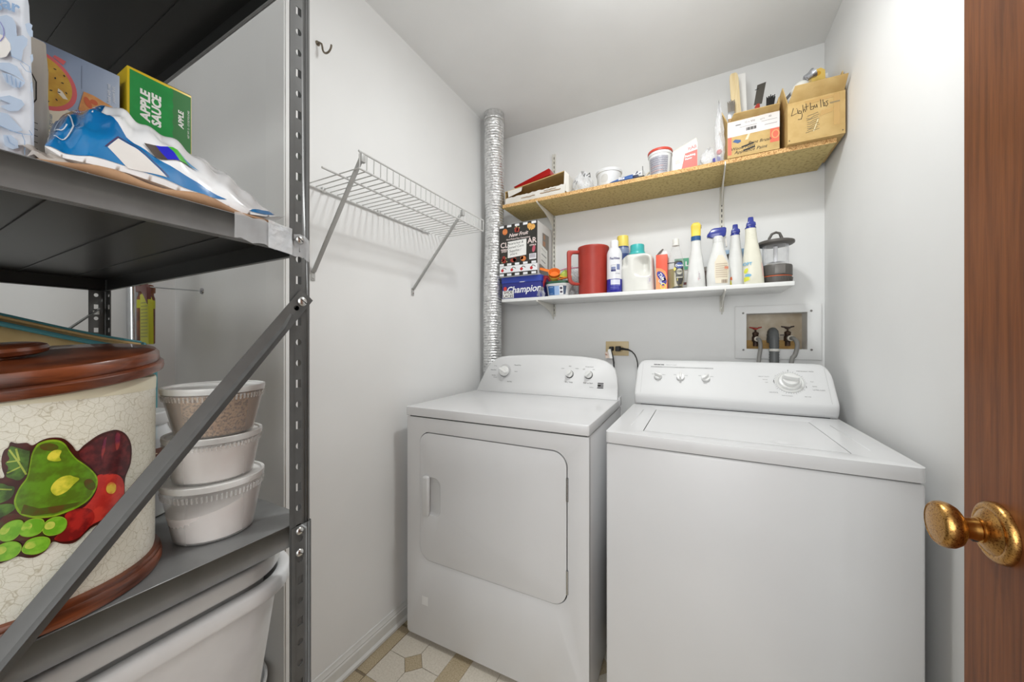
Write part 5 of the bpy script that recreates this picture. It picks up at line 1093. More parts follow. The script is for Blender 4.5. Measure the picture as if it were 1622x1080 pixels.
# detergent jug
jg = thing('detergent_jug', 'white detergent jug with a teal screw cap and moulded handle', 'jug', (-.254, 1.775, Z0))
JX, JY = -.254, 1.778
rings = []; NR = 64
for k in range(65):
    q = k / 64; z = .178 * q
    w_ = .0735 - .002 * q; dp = .052
    if q > .86:
        s_ = math.sqrt(max(0.0, 1 - ((q - .86) / .14) ** 2)); w_ = .033 + (w_ - .033) * s_; dp = .033 + (dp - .033) * s_
    if q < .03: w_ -= .004 * (1 - q / .03); dp -= .004 * (1 - q / .03)
    lean = .006 * (q - .5)
    ring = []
    for x, y, _ in sring(0, 0, 0, 1, 1, NR, 4.2):
        X = x * w_; Y = y * dp
        if y < 0:
            # moulded grip: hollow right of centre and a small one at the left shoulder
            def dent(cx, cz, rx, rz, pw=4): return math.exp(-(((X - cx) / rx) ** pw + ((z - cz) / rz) ** pw))
            Y += .042 * dent(.030, .118, .024, .040) + .022 * dent(-.060, .150, .018, .028)
        ring.append((JX + X - lean, JY + Y, Z0 + z))
    rings.append(ring)
MB().loft(rings).build('bottle', mat('jug_white', (222, 221, 214), .3), jg, sharp=75)
TEALC = plast('teal_cap', (64, 178, 176), .35)
MB().lathe([(.034, .176), (.0375, .178), (.0375, .184), (.0335, .192)], (JX - .004, JY, Z0), 40).build('cap_flange', TEALC, jg)
cp = MB(); NF = 60
cp.loft([[(JX - .004 + (rr_ + (.0007 if i % 2 else 0)) * math.cos(2 * PI * i / NF), JY + (rr_ + (.0007 if i % 2 else 0)) * math.sin(2 * PI * i / NF), Z0 + z) for i in range(NF)] for rr_, z in ((.0315, .190), (.0310, .222), (.0295, .2255))])
cp.build('cap', TEALC, jg, sharp=50)
jl = plane((JX + .030, JY - .0525, Z0), (1, 0, 0), (0, 0, 1))
ink('printed_panel', plast('print_lilac_grey', (196, 190, 206)), jg, lambda u, v, off=0.0: Vector((JX + u, JY - .0521 * (1 - abs(u / .0725) ** 4.2) ** (1 / 4.2) - off, Z0 + v)), stroke([(.050, .034), (.050, .064), (.064, .064), (.064, .034), (.050, .034)], .0012) + [rc(.054, .061, .040, .058)], off=.001, du=.003)
# orange detergent packet
tb = thing('detergent_packet', 'orange-red detergent carton with an open torn top, right of the white jug', 'box', (-.146, 1.77, Z0))
MB().box(-.1695, -.1225, 1.722, 1.83, Z0, Z0 + .157).build('carton', plast('carton_coral', (228, 92, 66), .4), tb, bevel=.001)
MB().prism([(-.166, 1.722, Z0 + .157), (-.150, 1.722, Z0 + .163), (-.138, 1.722, Z0 + .180), (-.142, 1.722, Z0 + .182), (-.156, 1.722, Z0 + .170)], (0, .010, 0)).build('torn_flap', plast('flap_dark', (96, 84, 78)), tb)
MB().prism([(-.1695, 1.728, Z0 + .157), (-.1225, 1.728, Z0 + .157), (-.126, 1.728, Z0 + .172), (-.150, 1.728, Z0 + .166)], (0, .002, 0)).build('top_flap', PAPER, tb)
tp_ = plane((-.1695, 1.722, Z0), (1, 0, 0), (0, 0, 1))
ink('orange_burst', plast('print_orange_burst', (240, 150, 90)), tb, tp_, [[(.0005, .0), (.0465, .0), (.0465, .055), (.040, .080), (.022, .094), (.0005, .098)]], off=.0004, each=True)
ink('blue_logo', plast('print_violet_blue', (48, 40, 140)), tb, tp_, [ell(.0225, .060, .014, .026, 18, .6), ell(.030, .035, .015, .018, 16)], off=.0007, each=True)
ink('logo_lettering', WPR, tb, tp_, [T('Tide', .020, .022, .058, rot=-1.0, shear=.2, bold=.0006)], off=.001)
ink('yellow_swirl', plast('print_yellow', (238, 214, 60)), tb, tp_, stroke([(.030 + .010 * math.cos(a / 5), .014 + .012 * math.sin(a / 5)) for a in range(0, 30)], .004), off=.001)
ink('gain_lettering', WPR, tb, tp_, [T('Oxi', .015, .020, .034, rot=-.9, bold=.0005)], off=.0012)
# clear soap bottle
ds = thing('dish_soap_bottle', 'clear bottle half full of olive-brown soap, right of the orange carton', 'bottle', (-.0895, 1.752, Z0))
DX, DY = -.0895, 1.755
def dsr(z): return (.0345 - .0025 * math.cos(z / .13 * PI * 2) if z < .12 else max(.0135, .0335 - (z - .12) * .235))
MB().loft([sring(DX, DY, Z0 + z, dsr(z) - (.003 if z < .001 else 0), dsr(z) * .72 if z < .19 else dsr(z), 36, 2.6 if z < .17 else 2) for z in [.0005, .002] + [.01 * k for k in range(1, 21)]]).build('bottle', clear('soap_bottle_clear', (236, 238, 236), .08, .08, .4), ds)
MB().loft([sring(DX, DY, Z0 + z, dsr(z) - .003, (dsr(z) - .003) * .70, 32, 2.6) for z in [.003] + [.01 * k for k in range(1, 10)]]).build('soap', mat('olive_soap', (150, 134, 76), .15, var=5, col2=(136, 120, 64), coat=.6), ds)
MB().lathe([(.0155, .196), (.0155, .200), (.0135, .201), (.0135, .222), (.012, .226), (0, .227)], (DX, DY, Z0), 28).build('cap', plast('cap_clear_white', (228, 226, 220), .3), ds)
dsm = lambda u, v, off=0.0: Vector((DX + u, DY - .0255 * (1 - min(.98, abs(u) / .036) ** 2.6) ** (1 / 2.6) - off, Z0 + v))
ink('dark_label', plast('label_charcoal', (52, 50, 48)), ds, dsm, [[(-.006, .118), (.004, .124), (.026, .122), (.030, .10), (.030, .04), (.024, .02), (.010, .018), (.004, .03), (.0, .07)], rc(-.033, .02, .115, .1185)], off=.001, du=.005)
ink('blue_badge', plast('label_blue_badge', (70, 90, 150)), ds, dsm, [ell(.015, .103, .0145, .014, 20)], off=.0015, du=.005)
ink('badge_lettering', WPR, ds, dsm, [T('Dawn', .013, .015, .103, bold=.0005), ], off=.002, du=.005)
ink('label_ovals', plast('label_pale_grey', (200, 196, 180)), ds, dsm, [ell(.016, .076, .012, .013, 18), rc(.004, .028, .048, .053)], off=.0015, du=.005)
ink('label_lettering', INK, ds, dsm, [T('OXI', .012, .016, .076, bold=.0004)], off=.002, du=.005)
ink('label_price', plast('label_yellow', (226, 210, 90)), ds, dsm, [ell(-.003, .088, .005, .008, 12), T('1', .014, .008, .040, bold=.0006)], off=.0016, du=.005)
ink('bottom_swirl', plast('label_charcoal', (52, 50, 48)), ds, dsm, [[(-.016, .004), (.010, .002), (.030, .008), (.014, .014), (-.004, .010)]], off=.001, du=.005)
# carton with green print behind
gc = thing('soap_carton', 'white carton with a green printed top, behind the clear soap bottle', 'box', (-.055, 1.86, Z0))
MB().box(-.10, -.038, 1.835, 1.89, Z0, Z0 + .155).build('carton', plast('carton_white', (226, 226, 222), .4), gc, bevel=.001)
gm = plane((-.10, 1.835, Z0), (1, 0, 0), (0, 0, 1))
ink('green_print', plast('print_sea_green', (70, 160, 120)), gc, gm, [rc(.001, .061, .100, .154)], off=.0004)
ink('green_lettering', WPR, gc, gm, [T('L', .030, .053, .126, bold=.001)], off=.0008)
ink('dark_band', plast('print_dark_red', (110, 50, 50)), gc, gm, [rc(.001, .061, .03, .042), rc(.001, .061, .096, .0985)], off=.0006)
# spray bottles
WHB = mat('bottle_white', (226, 226, 223), .3)
def spray(name, label, x, y, prof, m=WHB, p=2.2, lean=0.0):
    t = thing(name, label, 'spray bottle', (x, y, Z0))
    MB().loft([sring(x + lean * z, y, Z0 + z, rx, ry, 40, pp) for z, rx, ry, pp in prof]).build('bottle', m, t, sharp=50)
    return t
t = spray('spray_bottle', 'tall white cone spray bottle with a yellow nozzle and blue collar', -.0095, 1.750, [(.0005, .036, .030, 2.4), (.003, .0385, .032, 2.4), (.06, .035, .029, 2.3), (.12, .0275, .024, 2.2), (.16, .0215, .020, 2), (.205, .0185, .0175, 2), (.207, .0185, .0175, 2)])
MB().lathe([(.0195, .206), (.0195, .224), (.0185, .225)], (-.0095, 1.750, Z0), 32).build('collar', plast('collar_blue', (36, 88, 144), .35), t)
yc = MB(); yc.loft([[(-.0095 + a * s1, 1.750 + b * s2 + oy, Z0 + z) for a, b in rrect(-.019, .019, -.017, .017, .008, 4)] for z, s1, s2, oy in ((.225, .95, .95, 0), (.258, 1.02, 1.0, 0), (.268, 1.05, 1.15, -.004), (.276, .85, 1.05, -.006), (.283, .55, .6, -.004))])
yc.build('nozzle_head', plast('nozzle_yellow', (246, 216, 84), .35), t, sharp=40)
MB().box(.008, .0125, 1.752, 1.762, Z0 + .262, Z0 + .274).build('nozzle_tab', plast('tab_grey', (140, 136, 130)), t)
ym = lambda u, v, off=0.0: (lambda rx: Vector((-.0095 + u, 1.750 - (rx * .83) * math.sqrt(max(.02, 1 - (u / rx) ** 2)) - off - .001, Z0 + v)))(.0385 - .00017 * v * 1000 * (.5 if v < .06 else .95) + (.0 if v < .06 else .0045))
ink('back_label', plast('label_pinkish', (222, 200, 200)), t, ym, [[(.008, .03), (.026, .03), (.022, .085), (.004, .092)]], off=.0008, du=.004)
ink('label_lines', plast('print_mauve', (168, 140, 156)), t, ym, [rc(.010, .024, .036 + .007 * k, .0385 + .007 * k) for k in range(6)], off=.0013, du=.004)
ink('label_title', plast('print_slate', (84, 84, 110)), t, ym, [rc(.005, .021, .0925, .095)], off=.0013, du=.004)
NAVH = mat('sprayer_navy', (44, 56, 142), .25, coat=.3)
t = spray('spray_bottle', 'wide white spray bottle with a navy trigger head pointing left and a cream label', .0745, 1.752, [(.0005, .041, .028, 3), (.003, .0435, .030, 3), (.05, .0445, .031, 2.8), (.095, .041, .029, 2.6), (.125, .033, .026, 2.3), (.16, .024, .022, 2), (.185, .020, .0195, 2), (.188, .0195, .0195, 2)])
for k in range(4): MB().lathe([(.0195, .188 + .006 * k), (.0205, .190 + .006 * k), (.0195, .194 + .006 * k)], (.0745, 1.752, Z0), 28).build('neck_ring', WHB, t)
MB().lathe([(.0185, .186), (.0185, .214)], (.0745, 1.752, Z0), 28).build('neck', WHB, t)
hd = MB(); hd.loft([[(.0745 - .006 + a, 1.752 + b, Z0 + z) for a, b in pts] for z, pts in (
    (.210, rrect(-.020, .026, -.012, .012, .006, 3)), (.216, rrect(-.034, .034, -.013, .013, .006, 3)), (.232, rrect(-.030, .036, -.0125, .0125, .006, 3)), (.246, rrect(-.020, .036, -.011, .011, .006, 3)), (.250, rrect(-.012, .032, -.009, .009, .005, 3)))])
hd.build('trigger_head', NAVH, t, sharp=40)
MB().loft([[(.0745 - .006 + a, 1.742 + b, Z0 + z) for a, b in rrect(-.006, .006, -.006, .006, .003, 3)] for z in (.180, .212)]).build('trigger', NAVH, t) if False else MB().prism([(.040, 1.744, Z0 + .216), (.034, 1.744, Z0 + .212), (.032, 1.744, Z0 + .220), (.036, 1.744, Z0 + .232)], (0, .014, 0)).build('nozzle_tip', NAVH, t, bevel=.001)
MB().prism([(.0985, 1.752, Z0 + .212), (.104, 1.752, Z0 + .212), (.108, 1.752, Z0 + .170), (.103, 1.752, Z0 + .168)], (0, .012, 0)).build('trigger', plast('trigger_pale', (214, 210, 204)), t, bevel=.001)
tm_ = lambda u, v, off=0.0: Vector((.0745 + u, 1.752 - .0305 * (1 - min(.98, abs(u) / .0445) ** 2.8) ** (1 / 2.8) - off - .0008, Z0 + v))
ink('cream_label', plast('label_cream_bottle', (228, 218, 196)), t, tm_, [[(-.014, .04), (-.010, .012), (.034, .010), (.038, .06), (.034, .095), (.016, .128), (.0, .130), (-.014, .10)]], off=.0006, du=.005)
ink('label_lines', plast('label_tan', (200, 182, 160)), t, tm_, [rc(-.010, .032, .036 + .009 * k, .040 + .009 * k) for k in range(7)], off=.0011, du=.005)
ink('red_mark', plast('label_salmon', (220, 140, 110)), t, tm_, [rc(.022, .036, .070, .080)], off=.0014, du=.005)
ink('barcode', plast('print_brown', (110, 84, 70)), t, tm_, [rc(.012 + .0035 * k, .0138 + .0035 * k, .012, .026) for k in range(6)], off=.0014, du=.005)
t = spray('spray_bottle', 'slim white bottle with a navy nozzle, third spray head from the lantern', .1435, 1.790, [(.0005, .029, .024, 2.6), (.003, .0315, .026, 2.6), (.05, .031, .026, 2.6), (.11, .028, .0245, 2.4), (.142, .0235, .022, 2.2), (.17, .0205, .020, 2), (.196, .0185, .0185, 2), (.210, .0175, .0175, 2), (.222, .0170, .017, 2)], lean=-.02)
t['label'] = 'slim white bottle with a navy nozzle and orange-yellow corner print, second from the lantern'
nb = MB(); nb.lathe([(.0175, .2195), (.0178, .224), (.0165, .226)], (.1391, 1.790, Z0), 24); nb.build('nozzle_collar', NAVH, t)
def nozzle(x, y, z, t, s=1.0):
    m = MB(); m.loft([[(x + a * s, y + b * s + oy, Z0 + z + h * s) for a, b in rrect(-w1, w2, -d_, d_, .004, 3)] for h, w1, w2, d_, oy in ((0, .014, .014, .013, 0), (.006, .0155, .0175, .0145, -.001), (.016, .0145, .0165, .014, -.002), (.022, .010, .010, .012, -.002), (.038, .0095, .0095, .010, -.001), (.041, .008, .008, .008, 0))])
    return m.build('nozzle_head', NAVH, t, sharp=35)
nozzle(.1391, 1.790, .225, t)
sm1 = lambda u, v, off=0.0: Vector((.1435 + u, 1.790 - .0260 * (1 - min(.98, abs(u) / .0313) ** 2.6) ** (1 / 2.6) - off - .0006, Z0 + v))
ink('orange_print', plast('print_bright_orange', (236, 120, 70)), t, sm1, [[(-.0295, .026), (-.016, .028), (-.018, .042), (-.0295, .034)], [(-.0295, .05), (-.024, .07), (-.0295, .085)]], off=.0006, du=.003, each=True)
ink('yellow_print', plast('print_lemon', (232, 224, 70)), t, sm1, [[(-.0295, .006), (-.018, .008), (-.020, .026), (-.0295, .024)], [(.024, .008), (.0295, .012), (.0295, .03), (.027, .026)]], off=.0006, du=.003, each=True)
ink('side_label', plast('label_pale_text', (206, 204, 200)), t, sm1, [[(.022, .03), (.0295, .03), (.0295, .10), (.022, .11)]], off=.0005, du=.003)
t = spray('spray_bottle', 'tall cream bottle with a navy nozzle and blue-yellow lemon print, beside the lantern', .2010, 1.748, [(.0005, .033, .025, 2.6), (.003, .0355, .027, 2.6), (.05, .0345, .027, 2.6), (.11, .0315, .0255, 2.4), (.15, .026, .023, 2.2), (.18, .0215, .021, 2), (.196, .0205, .020, 2), (.216, .0195, .019, 2), (.232, .0190, .019, 2)], mat('bottle_cream', (228, 225, 208), .3), lean=-.05)
MB().lathe([(.0195, .2295), (.0198, .233), (.018, .236)], (.1895, 1.748, Z0), 24).build('nozzle_collar', NAVH, t)
nozzle(.1895, 1.748, .235, t)
for tt, x, z0_, r_ in ((t, .1915, .186, .0213),):
    for k in range(4): MB().lathe([(r_ - .001 - .0004 * k, z0_ + .007 * k), (r_ - .0002 - .0004 * k, z0_ + .002 + .007 * k), (r_ - .001 - .0004 * k, z0_ + .004 + .007 * k)], (x - .0004 * k, 1.748, Z0), 28).build('neck_ring', MATS['bottle_cream'], tt)
sm2 = lambda u, v, off=0.0: Vector((.2010 + u - .05 * v, 1.748 - .0270 * (1 - min(.98, abs(u) / .0352) ** 2.6) ** (1 / 2.6) - off - .0006, Z0 + v))
ink('blue_print', plast('print_sky_blue', (120, 180, 214)), t, sm2, [T('OFT', .016, -.020, .082, bold=.0006), ell(-.020, .036, .011, .006, 14)], off=.0006, du=.004)
ink('lemon_print', plast('print_lime_yellow', (220, 222, 80)), t, sm2, [[(-.034, .010), (-.014, .018), (-.018, .032), (-.034, .028)], ell(-.026, .055, .006, .011, 12, -.4)], off=.0005, du=.004)
ink('side_print', plast('print_pale_pink', (228, 196, 186)), t, sm2, [[(.028, .03), (.034, .03), (.033, .07), (.027, .09)]], off=.0005, du=.003)
# things behind the spray bottles
bc = thing('blue_carton', 'blue and white flat carton leaning behind the spray bottles', 'box', (.15, 1.91, Z0))
MB().box(.075, .235, 1.895, 1.935, Z0, Z0 + .185).build('carton', plast('carton_sky_blue', (136, 168, 196), .4), bc, bevel=.001)
ink('carton_picture', plast('carton_picture_dark', (70, 70, 66)), bc, plane((.075, 1.895, Z0), (1, 0, 0), (0, 0, 1)), [rc(.01, .15, .03, .13), ell(.06, .15, .03, .02, 14)], off=.0005)
dk_ = thing('dark_jar', 'small dark brown jar standing behind the yellow-nozzled bottle', 'jar', (.035, 1.84, Z0))
MB().lathe([(.018, 0), (.021, .003), (.021, .075), (.016, .088)], (.035, 1.84, Z0), 24).build('jar', plast('jar_brown', (76, 56, 48), .3), dk_)
MB().lathe([(.0165, .086), (.0165, .104), (0, .105)], (.035, 1.84, Z0), 24).build('jar_lid', plast('jar_lid_grey', (150, 146, 140), .4), dk_)
# camping lantern
LG = mat('lantern_grey', (88, 84, 80), .45, bump=(300, .1, .0008)); LX, LY = .283, 1.812
ln = thing('camping_lantern', 'grey camping lantern with clear globe and orange ring, right end of the white shelf', 'lantern', (LX, LY, Z0))
MB().lathe([(.050, 0), (.053, .002), (.0545, .010), (.056, .026), (.0555, .030), (.0535, .0315)], (LX, LY, Z0), 48).build('base', LG, ln)
rb = MB()
for k in range(48):
    a = 2 * PI * k / 48; rb.bar((LX + .0545 * math.cos(a), LY + .0545 * math.sin(a), Z0 + .012), (LX + .0562 * math.cos(a), LY + .0562 * math.sin(a), Z0 + .027), .003, .003, up=(math.cos(a), math.sin(a), 0))
o = rb.build('base_ribs', LG, ln); o['kind'] = 'stuff'
MB().lathe([(.0535, .0313), (.0545, .0318), (.0545, .0345), (.0535, .035)], (LX, LY, Z0), 48).build('orange_ring', plast('lantern_orange', (222, 106, 64), .4), ln)
MB().lathe([(.0535, .0348), (.0565, .037), (.0565, .074), (.0545, .079), (.050, .0805)], (LX, LY, Z0), 48).build('battery_case', LG, ln)
MB().box(LX - .012, LX + .024, LY - .0575, LY - .050, Z0 + .040, Z0 + .076).build('case_panel', plast('lantern_panel', (112, 108, 104), .35), ln, bevel=.001)
MB().lathe([(.047, .0802), (.044, .086), (.034, .093), (.020, .096), (0, .0965)], (LX, LY, Z0), 40).build('reflector', mat('lantern_reflector', (226, 226, 226), .15, metal=.7), ln)
MB().lathe([(.0075, .095), (.0075, .160)], (LX, LY, Z0), 20).build('light_tube', plast('lantern_tube', (226, 226, 230), .3), ln)
MB().lathe([(.0445, .081), (.0445, .165)], (LX, LY, Z0), 48, cap0=False, cap1=False).build('globe', clear('lantern_globe', (244, 244, 248), .10, .04), ln)
lm = MB(); lm.lathe([(.046, .1625), (.058, .165), (.0635, .169), (.0645, .174), (.063, .179), (.055, .182), (0, .183)], (LX, LY, Z0), 48).build('lid', LG, ln)
MB().tube([(LX - .024, LY, Z0 + .180), (LX - .021, LY, Z0 + .196), (LX - .012, LY, Z0 + .214), (LX + .002, LY, Z0 + .219), (LX + .014, LY, Z0 + .214), (LX + .020, LY, Z0 + .196), (LX + .022, LY, Z0 + .180)], [.0055, .005, .005, .005, .005, .006, .008], 10).build('handle', LG, ln, sharp=60)
# ------------------------------------------------------------ things on the particle board shelf
Z1 = ZU1 + .0005
# flat torn-open carton
oc = thing('flat_carton', 'opened flat white-and-brown carton at the left end of the particle board shelf', 'box', (-.765, 1.80, Z1))
cx0, cx1, cy0, cy1 = -.944, -.590, 1.722, 1.92
WB = mat('white_board', (226, 222, 214), .65)
def lerp(a, b, q): return a + (b - a) * q
zl, zr = Z1 + .070, Z1 + .116
MB().box(cx0, cx1, cy0, cy1, Z1, Z1 + .003).build('carton_floor', CARDD, oc)
MB().prism([(cx0, cy0 - .004, zl), (cx1 - .012, cy0 + .004, zr), (cx1 - .012, cy1, zr), (cx0, cy1, zl)], (0, 0, .004)).build('carton_top', CARD, oc)
MB().prism([(cx0, cy1, Z1 + .003), (cx1, cy1, Z1 + .003), (cx1, cy1, zr), (cx0, cy1, zl)], (0, -.003, 0)).build('carton_back', CARDD, oc)
MB().prism([(cx0, cy0, Z1 + .003), (cx0, cy1, Z1 + .003), (cx0, cy1, zl), (cx0, cy0, zl)], (.003, 0, 0)).build('carton_end', CARD, oc)
MB().prism([(cx1 - .012, cy0, zr + .004), (cx1 + .010, cy0 + .006, zr - .020), (cx1 + .006, cy0 + .006, Z1 + .004), (cx1 - .016, cy0, Z1 + .022)], (0, .004, 0)).build('end_flap', WB, oc)
MB().prism([(cx1 + .006, cy0 + .008, Z1), (cx1 + .006, cy1, Z1), (cx1 + .006, cy1, zr - .02), (cx1 + .006, cy0 + .008, zr - .02)], (.003, 0, 0)).build('carton_end', WB, oc)
MB().prism([(cx0 + .018, 1.7165, zl + .004), (cx0 + .105, 1.7185, zl + .011), (cx0 + .102, 1.714, zl - .012), (cx0 + .026, 1.711, zl - .033)], (0, .002, 0)).build('torn_label', WB, oc)
m = MB(); r_ = random.Random(14); tops = [r_.uniform(-.0025, .0025) for _ in range(31)]
ff = lambda u, v, off=0.0: Vector((lerp(cx0 + .004, cx1 - .008, u) + .006 * v, cy0 - .008 - .006 * v + .0015 * math.sin(u * 21) - off, Z1 + .001 + v * (lerp(.030, .044, u) + tops[int(round(u * 30))])))
m.grid(30, 4, lambda u, v: ff(u, v))
m.build('front_flap', WB, oc, solid=.0025)
ink('flap_scratch', plast('flap_brown', (160, 130, 96)), oc, lambda u, v, off=0.0: ff(min(1, u), v, off), [rc(.28, .52, .45, .55), rc(.60, .93, .50, .60), rc(.66, .86, .74, .80)], off=.002, du=.033)
rf = thing('red_folder', 'thin red plastic folder lying tilted on the flat carton', 'folder', (-.80, 1.82, zl + .02))
MB().prism([(-.905, 1.745, zl + .034), (-.700, 1.755, zl + .096), (-.696, 1.77, zl + .094), (-.698, 1.77, zl + .070), (-.885, 1.76, zl + .030)], (0, .105, 0)).build('cover', mat('folder_red', (186, 30, 32), .3), rf, bevel=.001)
MB().box(-.715, -.699, 1.80, 1.86, zl + .068, zl + .071).build('pages', PAPER, rf)
t = crumple('plastic_bag', 'crumpled clear bag with black scribble right of the flat carton', (-.522, 1.775, Z1), .058, .045, .105, FILM, 21, .6)
ink('black_scribble', INK, t, plane((-.56, 1.732, Z1), (1, 0, 0), (0, 0, 1)), stroke([(.055, .075), (.062, .085), (.058, .070)], .004) + stroke([(.070, .072), (.085, .082), (.088, .062), (.080, .066)], .004) + stroke([(.005, .05), (.012, .06), (.016, .04), (.022, .055)], .003), off=.0)
crumple('plastic_bag', 'low flattened clear bag trailing beside the scribbled bag', (-.462, 1.785, Z1), .04, .04, .035, FILM, 23, .3)
wt = thing('putty_tub', 'open shallow white tub, left of the blue tube on the particle board shelf', 'tub', (-.397, 1.805, Z1))
MB().lathe([(.052, 0), (.054, .002), (.059, .082), (.0625, .083), (.0635, .088), (.0635, .096), (.0615, .098), (.060, .096), (.056, .088), (.050, .004), (0, .003)], (-.397, 1.805, Z1), 44).build('tub', TUBW, wt, sharp=50)
ink('faded_print', plast('print_faded_grey', (206, 204, 200)), wt, cylmap(-.397, 1.805, Z1, lambda v: .0545 + .055 * v, a0=math.radians(-100)), [ell(.0, .05, .018, .02, 16), ], off=.0005, du=.006)
bt = thing('blue_tube', 'blue and white squeeze tube lying along the particle board shelf edge', 'tube', (-.33, 1.735, Z1))
MB().loft([sring(0, 0, 0, 1, 1, 20, 2) and [(x, 1.735 + a * ry, Z1 + .0005 + rz + b * rz) for a, b, _ in sring(0, 0, 0, 1, 1, 20, 2)] for x, ry, rz in ((-.372, .024, .003), (-.36, .024, .006), (-.33, .021, .011), (-.285, .018, .015), (-.270, .017, .0155), (-.268, .010, .010))]).build('tube', plast('tube_blue', (52, 92, 158), .3), bt, sharp=50)
MB().loft([[(x, 1.735 + a * ry, Z1 + .0005 + .0155 + b * ry) for a, b, _ in sring(0, 0, 0, 1, 1, 16, 2)] for x, ry in ((-.268, .010), (-.262, .0105), (-.245, .009))]).build('tube_cap', plast('tube_cap_dark', (40, 44, 70)), bt)
ink('tube_lettering', WPR, bt, lambda u, v, off=0.0: Vector((u, 1.7355 - .019 - off, Z1 + v)), [T('Blue', .016, -.320, .014, shear=.2, bold=.0004)], off=.003)
gt = thing('caulk_tube', 'white and black caulk tube with a thin nozzle beside the small bucket', 'tube', (-.245, 1.75, Z1))
MB().tube([(-.275, 1.760, Z1 + .025), (-.225, 1.745, Z1 + .026)], .0185, 20).build('cartridge', plast('caulk_white', (232, 232, 232), .35), gt)
MB().tube([(-.282, 1.735, Z1 + .0075), (-.220, 1.728, Z1 + .0075)], .0068, 12).build('black_rod', BLACKP, gt)
MB().tube([(-.228, 1.738, Z1 + .014), (-.228, 1.738, Z1 + .062)], .0016, 6).build('nozzle_wire', plast('wire_dark', (70, 70, 74)), gt)
ink('caulk_print', plast('print_slate', (84, 84, 110)), gt, plane((-.27, 1.7335, Z1 + .02), (1, -.3, 0), (0, 0, 1)), [[(.010, .004), (.022, .020), (.026, .012)], rc(.03, .04, .002, .006)], off=.0035)
tag(MB().tube([(-.207 + .016 * math.cos(a), 1.80, Z1 + .028 + .025 * math.sin(a)) for a in [PI * k / 10 for k in range(11)]] + [(-.223, 1.80, Z1 + .003)], .005, 10).build('hose_offcut', plast('offcut_cream', (214, 206, 190), .4)), 'short bent cream plastic hose offcut behind the small bucket', 'hose')
jt = thing('compound_bucket', 'small white bucket with a red-orange lid and grey printed side', 'bucket', (-.156, 1.768, Z1))
JR = lambda v: .0425 + .070 * v
MB().lathe([(.0405, 0), (.0425, .002), (.0495, .100), (.0515, .101)], (-.156, 1.768, Z1), 44).build('pail', TUBW, jt)
MB().lathe([(.0515, .098), (.0525, .101), (.0525, .106), (.0515, .107)], (-.156, 1.768, Z1), 44).build('pail_ring', TUBW, jt)
MB().lathe([(.052, .110), (.0535, .111), (.0535, .119), (.0525, .121), (.0, .1215)], (-.156, 1.768, Z1), 44).build('lid', plast('lid_vermilion', (206, 78, 62), .4), jt)
MB().lathe([(.0505, .106), (.0505, .1105)], (-.156, 1.768, Z1), 44).build('lid_neck', TUBW, jt)
jm_ = cylmap(-.156, 1.768, Z1, JR, a0=math.radians(-95))
ink('grey_label', mat('label_speckled_grey', (178, 176, 182), .45, var=260, col2=(150, 150, 160)), jt, jm_, [[(-.040, .010), (.040, .010), (.040, .086), (-.040, .086)]], off=.0005, du=.005)
ink('label_lines', plast('print_slate', (84, 84, 110)), jt, jm_, [rc(-.036, .036, .018 + .0095 * k, .0192 + .0095 * k) for k in range(7)], off=.0009, du=.005)
ink('label_red_lines', plast('label_salmon', (220, 140, 110)), jt, jm_, [rc(-.036, .02, .022 + .019 * k, .0232 + .019 * k) for k in range(2)], off=.0009, du=.005)
fx = thing('patching_bag', 'white paper pack with red panel and slanted folded top, right of the small bucket', 'packet', (-.053, 1.775, Z1))
MB().prism([(-.102, 1.732, Z1), (-.003, 1.732, Z1), (-.003, 1.732, Z1 + .112), (-.102, 1.732, Z1 + .092)], (0, .065, 0)).build('pack', plast('pack_white', (240, 236, 228), .5), fx, bevel=.0015)
MB().loft([[(-.100, 1.734, Z1 + .092), (-.004, 1.734, Z1 + .1115), (-.004, 1.795, Z1 + .1115), (-.100, 1.795, Z1 + .092)], [(-.094, 1.750, Z1 + .108), (-.008, 1.750, Z1 + .142), (-.008, 1.756, Z1 + .143), (-.094, 1.756, Z1 + .109)]]).build('folded_top', plast('pack_cream', (236, 230, 216), .55), fx)
xm = plane((-.102, 1.732, Z1), (1, 0, 0), (0, 0, 1))
ink('red_panel', plast('pack_red', (216, 88, 76), .45), fx, xm, [[(.036, .006), (.098, .010), (.098, .082), (.050, .074)]], off=.0005)
ink('name_lettering', plast('pack_red_dark', (196, 70, 66)), fx, xm, [T('ItAll', .020, .078, .094, bold=.0006, rot=.15)], off=.0006)
ink('name_grey_lettering', plast('pack_grey', (170, 170, 176)), fx, xm, [T('Fix', .018, .040, .084, bold=.0004, rot=.15)], off=.0006)
ink('panel_lettering', WPR, fx, xm, [T('Patching', .012, .070, .062, bold=.0004, rot=.12), T('Plaster', .010, .064, .049, bold=.0003, rot=.12)], off=.0009)
ink('picture_square', plast('pack_taupe', (172, 156, 148)), fx, xm, [[(.012, .034), (.030, .038), (.030, .056), (.012, .052)]], off=.0006)
t = crumple('plastic_bag', 'clear crumpled bag holding something blue and red, left of the paint box', (.040, 1.755, Z1), .045, .032, .080, FILM, 31, .5)
MB().lathe([(.004, 0), (.018, .006), (.022, .018), (.012, .034), (0, .038)], (.062, 1.748, Z1 + .004), 14, axis=(.5, 0, .8)).build('blue_contents', plast('contents_blue', (92, 88, 160), .4), t)
MB().lathe([(.0, -.011), (.008, -.008), (.011, 0), (.008, .008), (0, .011)], (.078, 1.735, Z1 + .050), 16).build('red_bead', plast('bead_red', (204, 56, 50), .35), t)
t = crumple('plastic_bag', 'tall narrow clear bag hanging against the left side of the paint box', (.078, 1.724, Z1), .019, .016, .235, FILM, 33, .75)
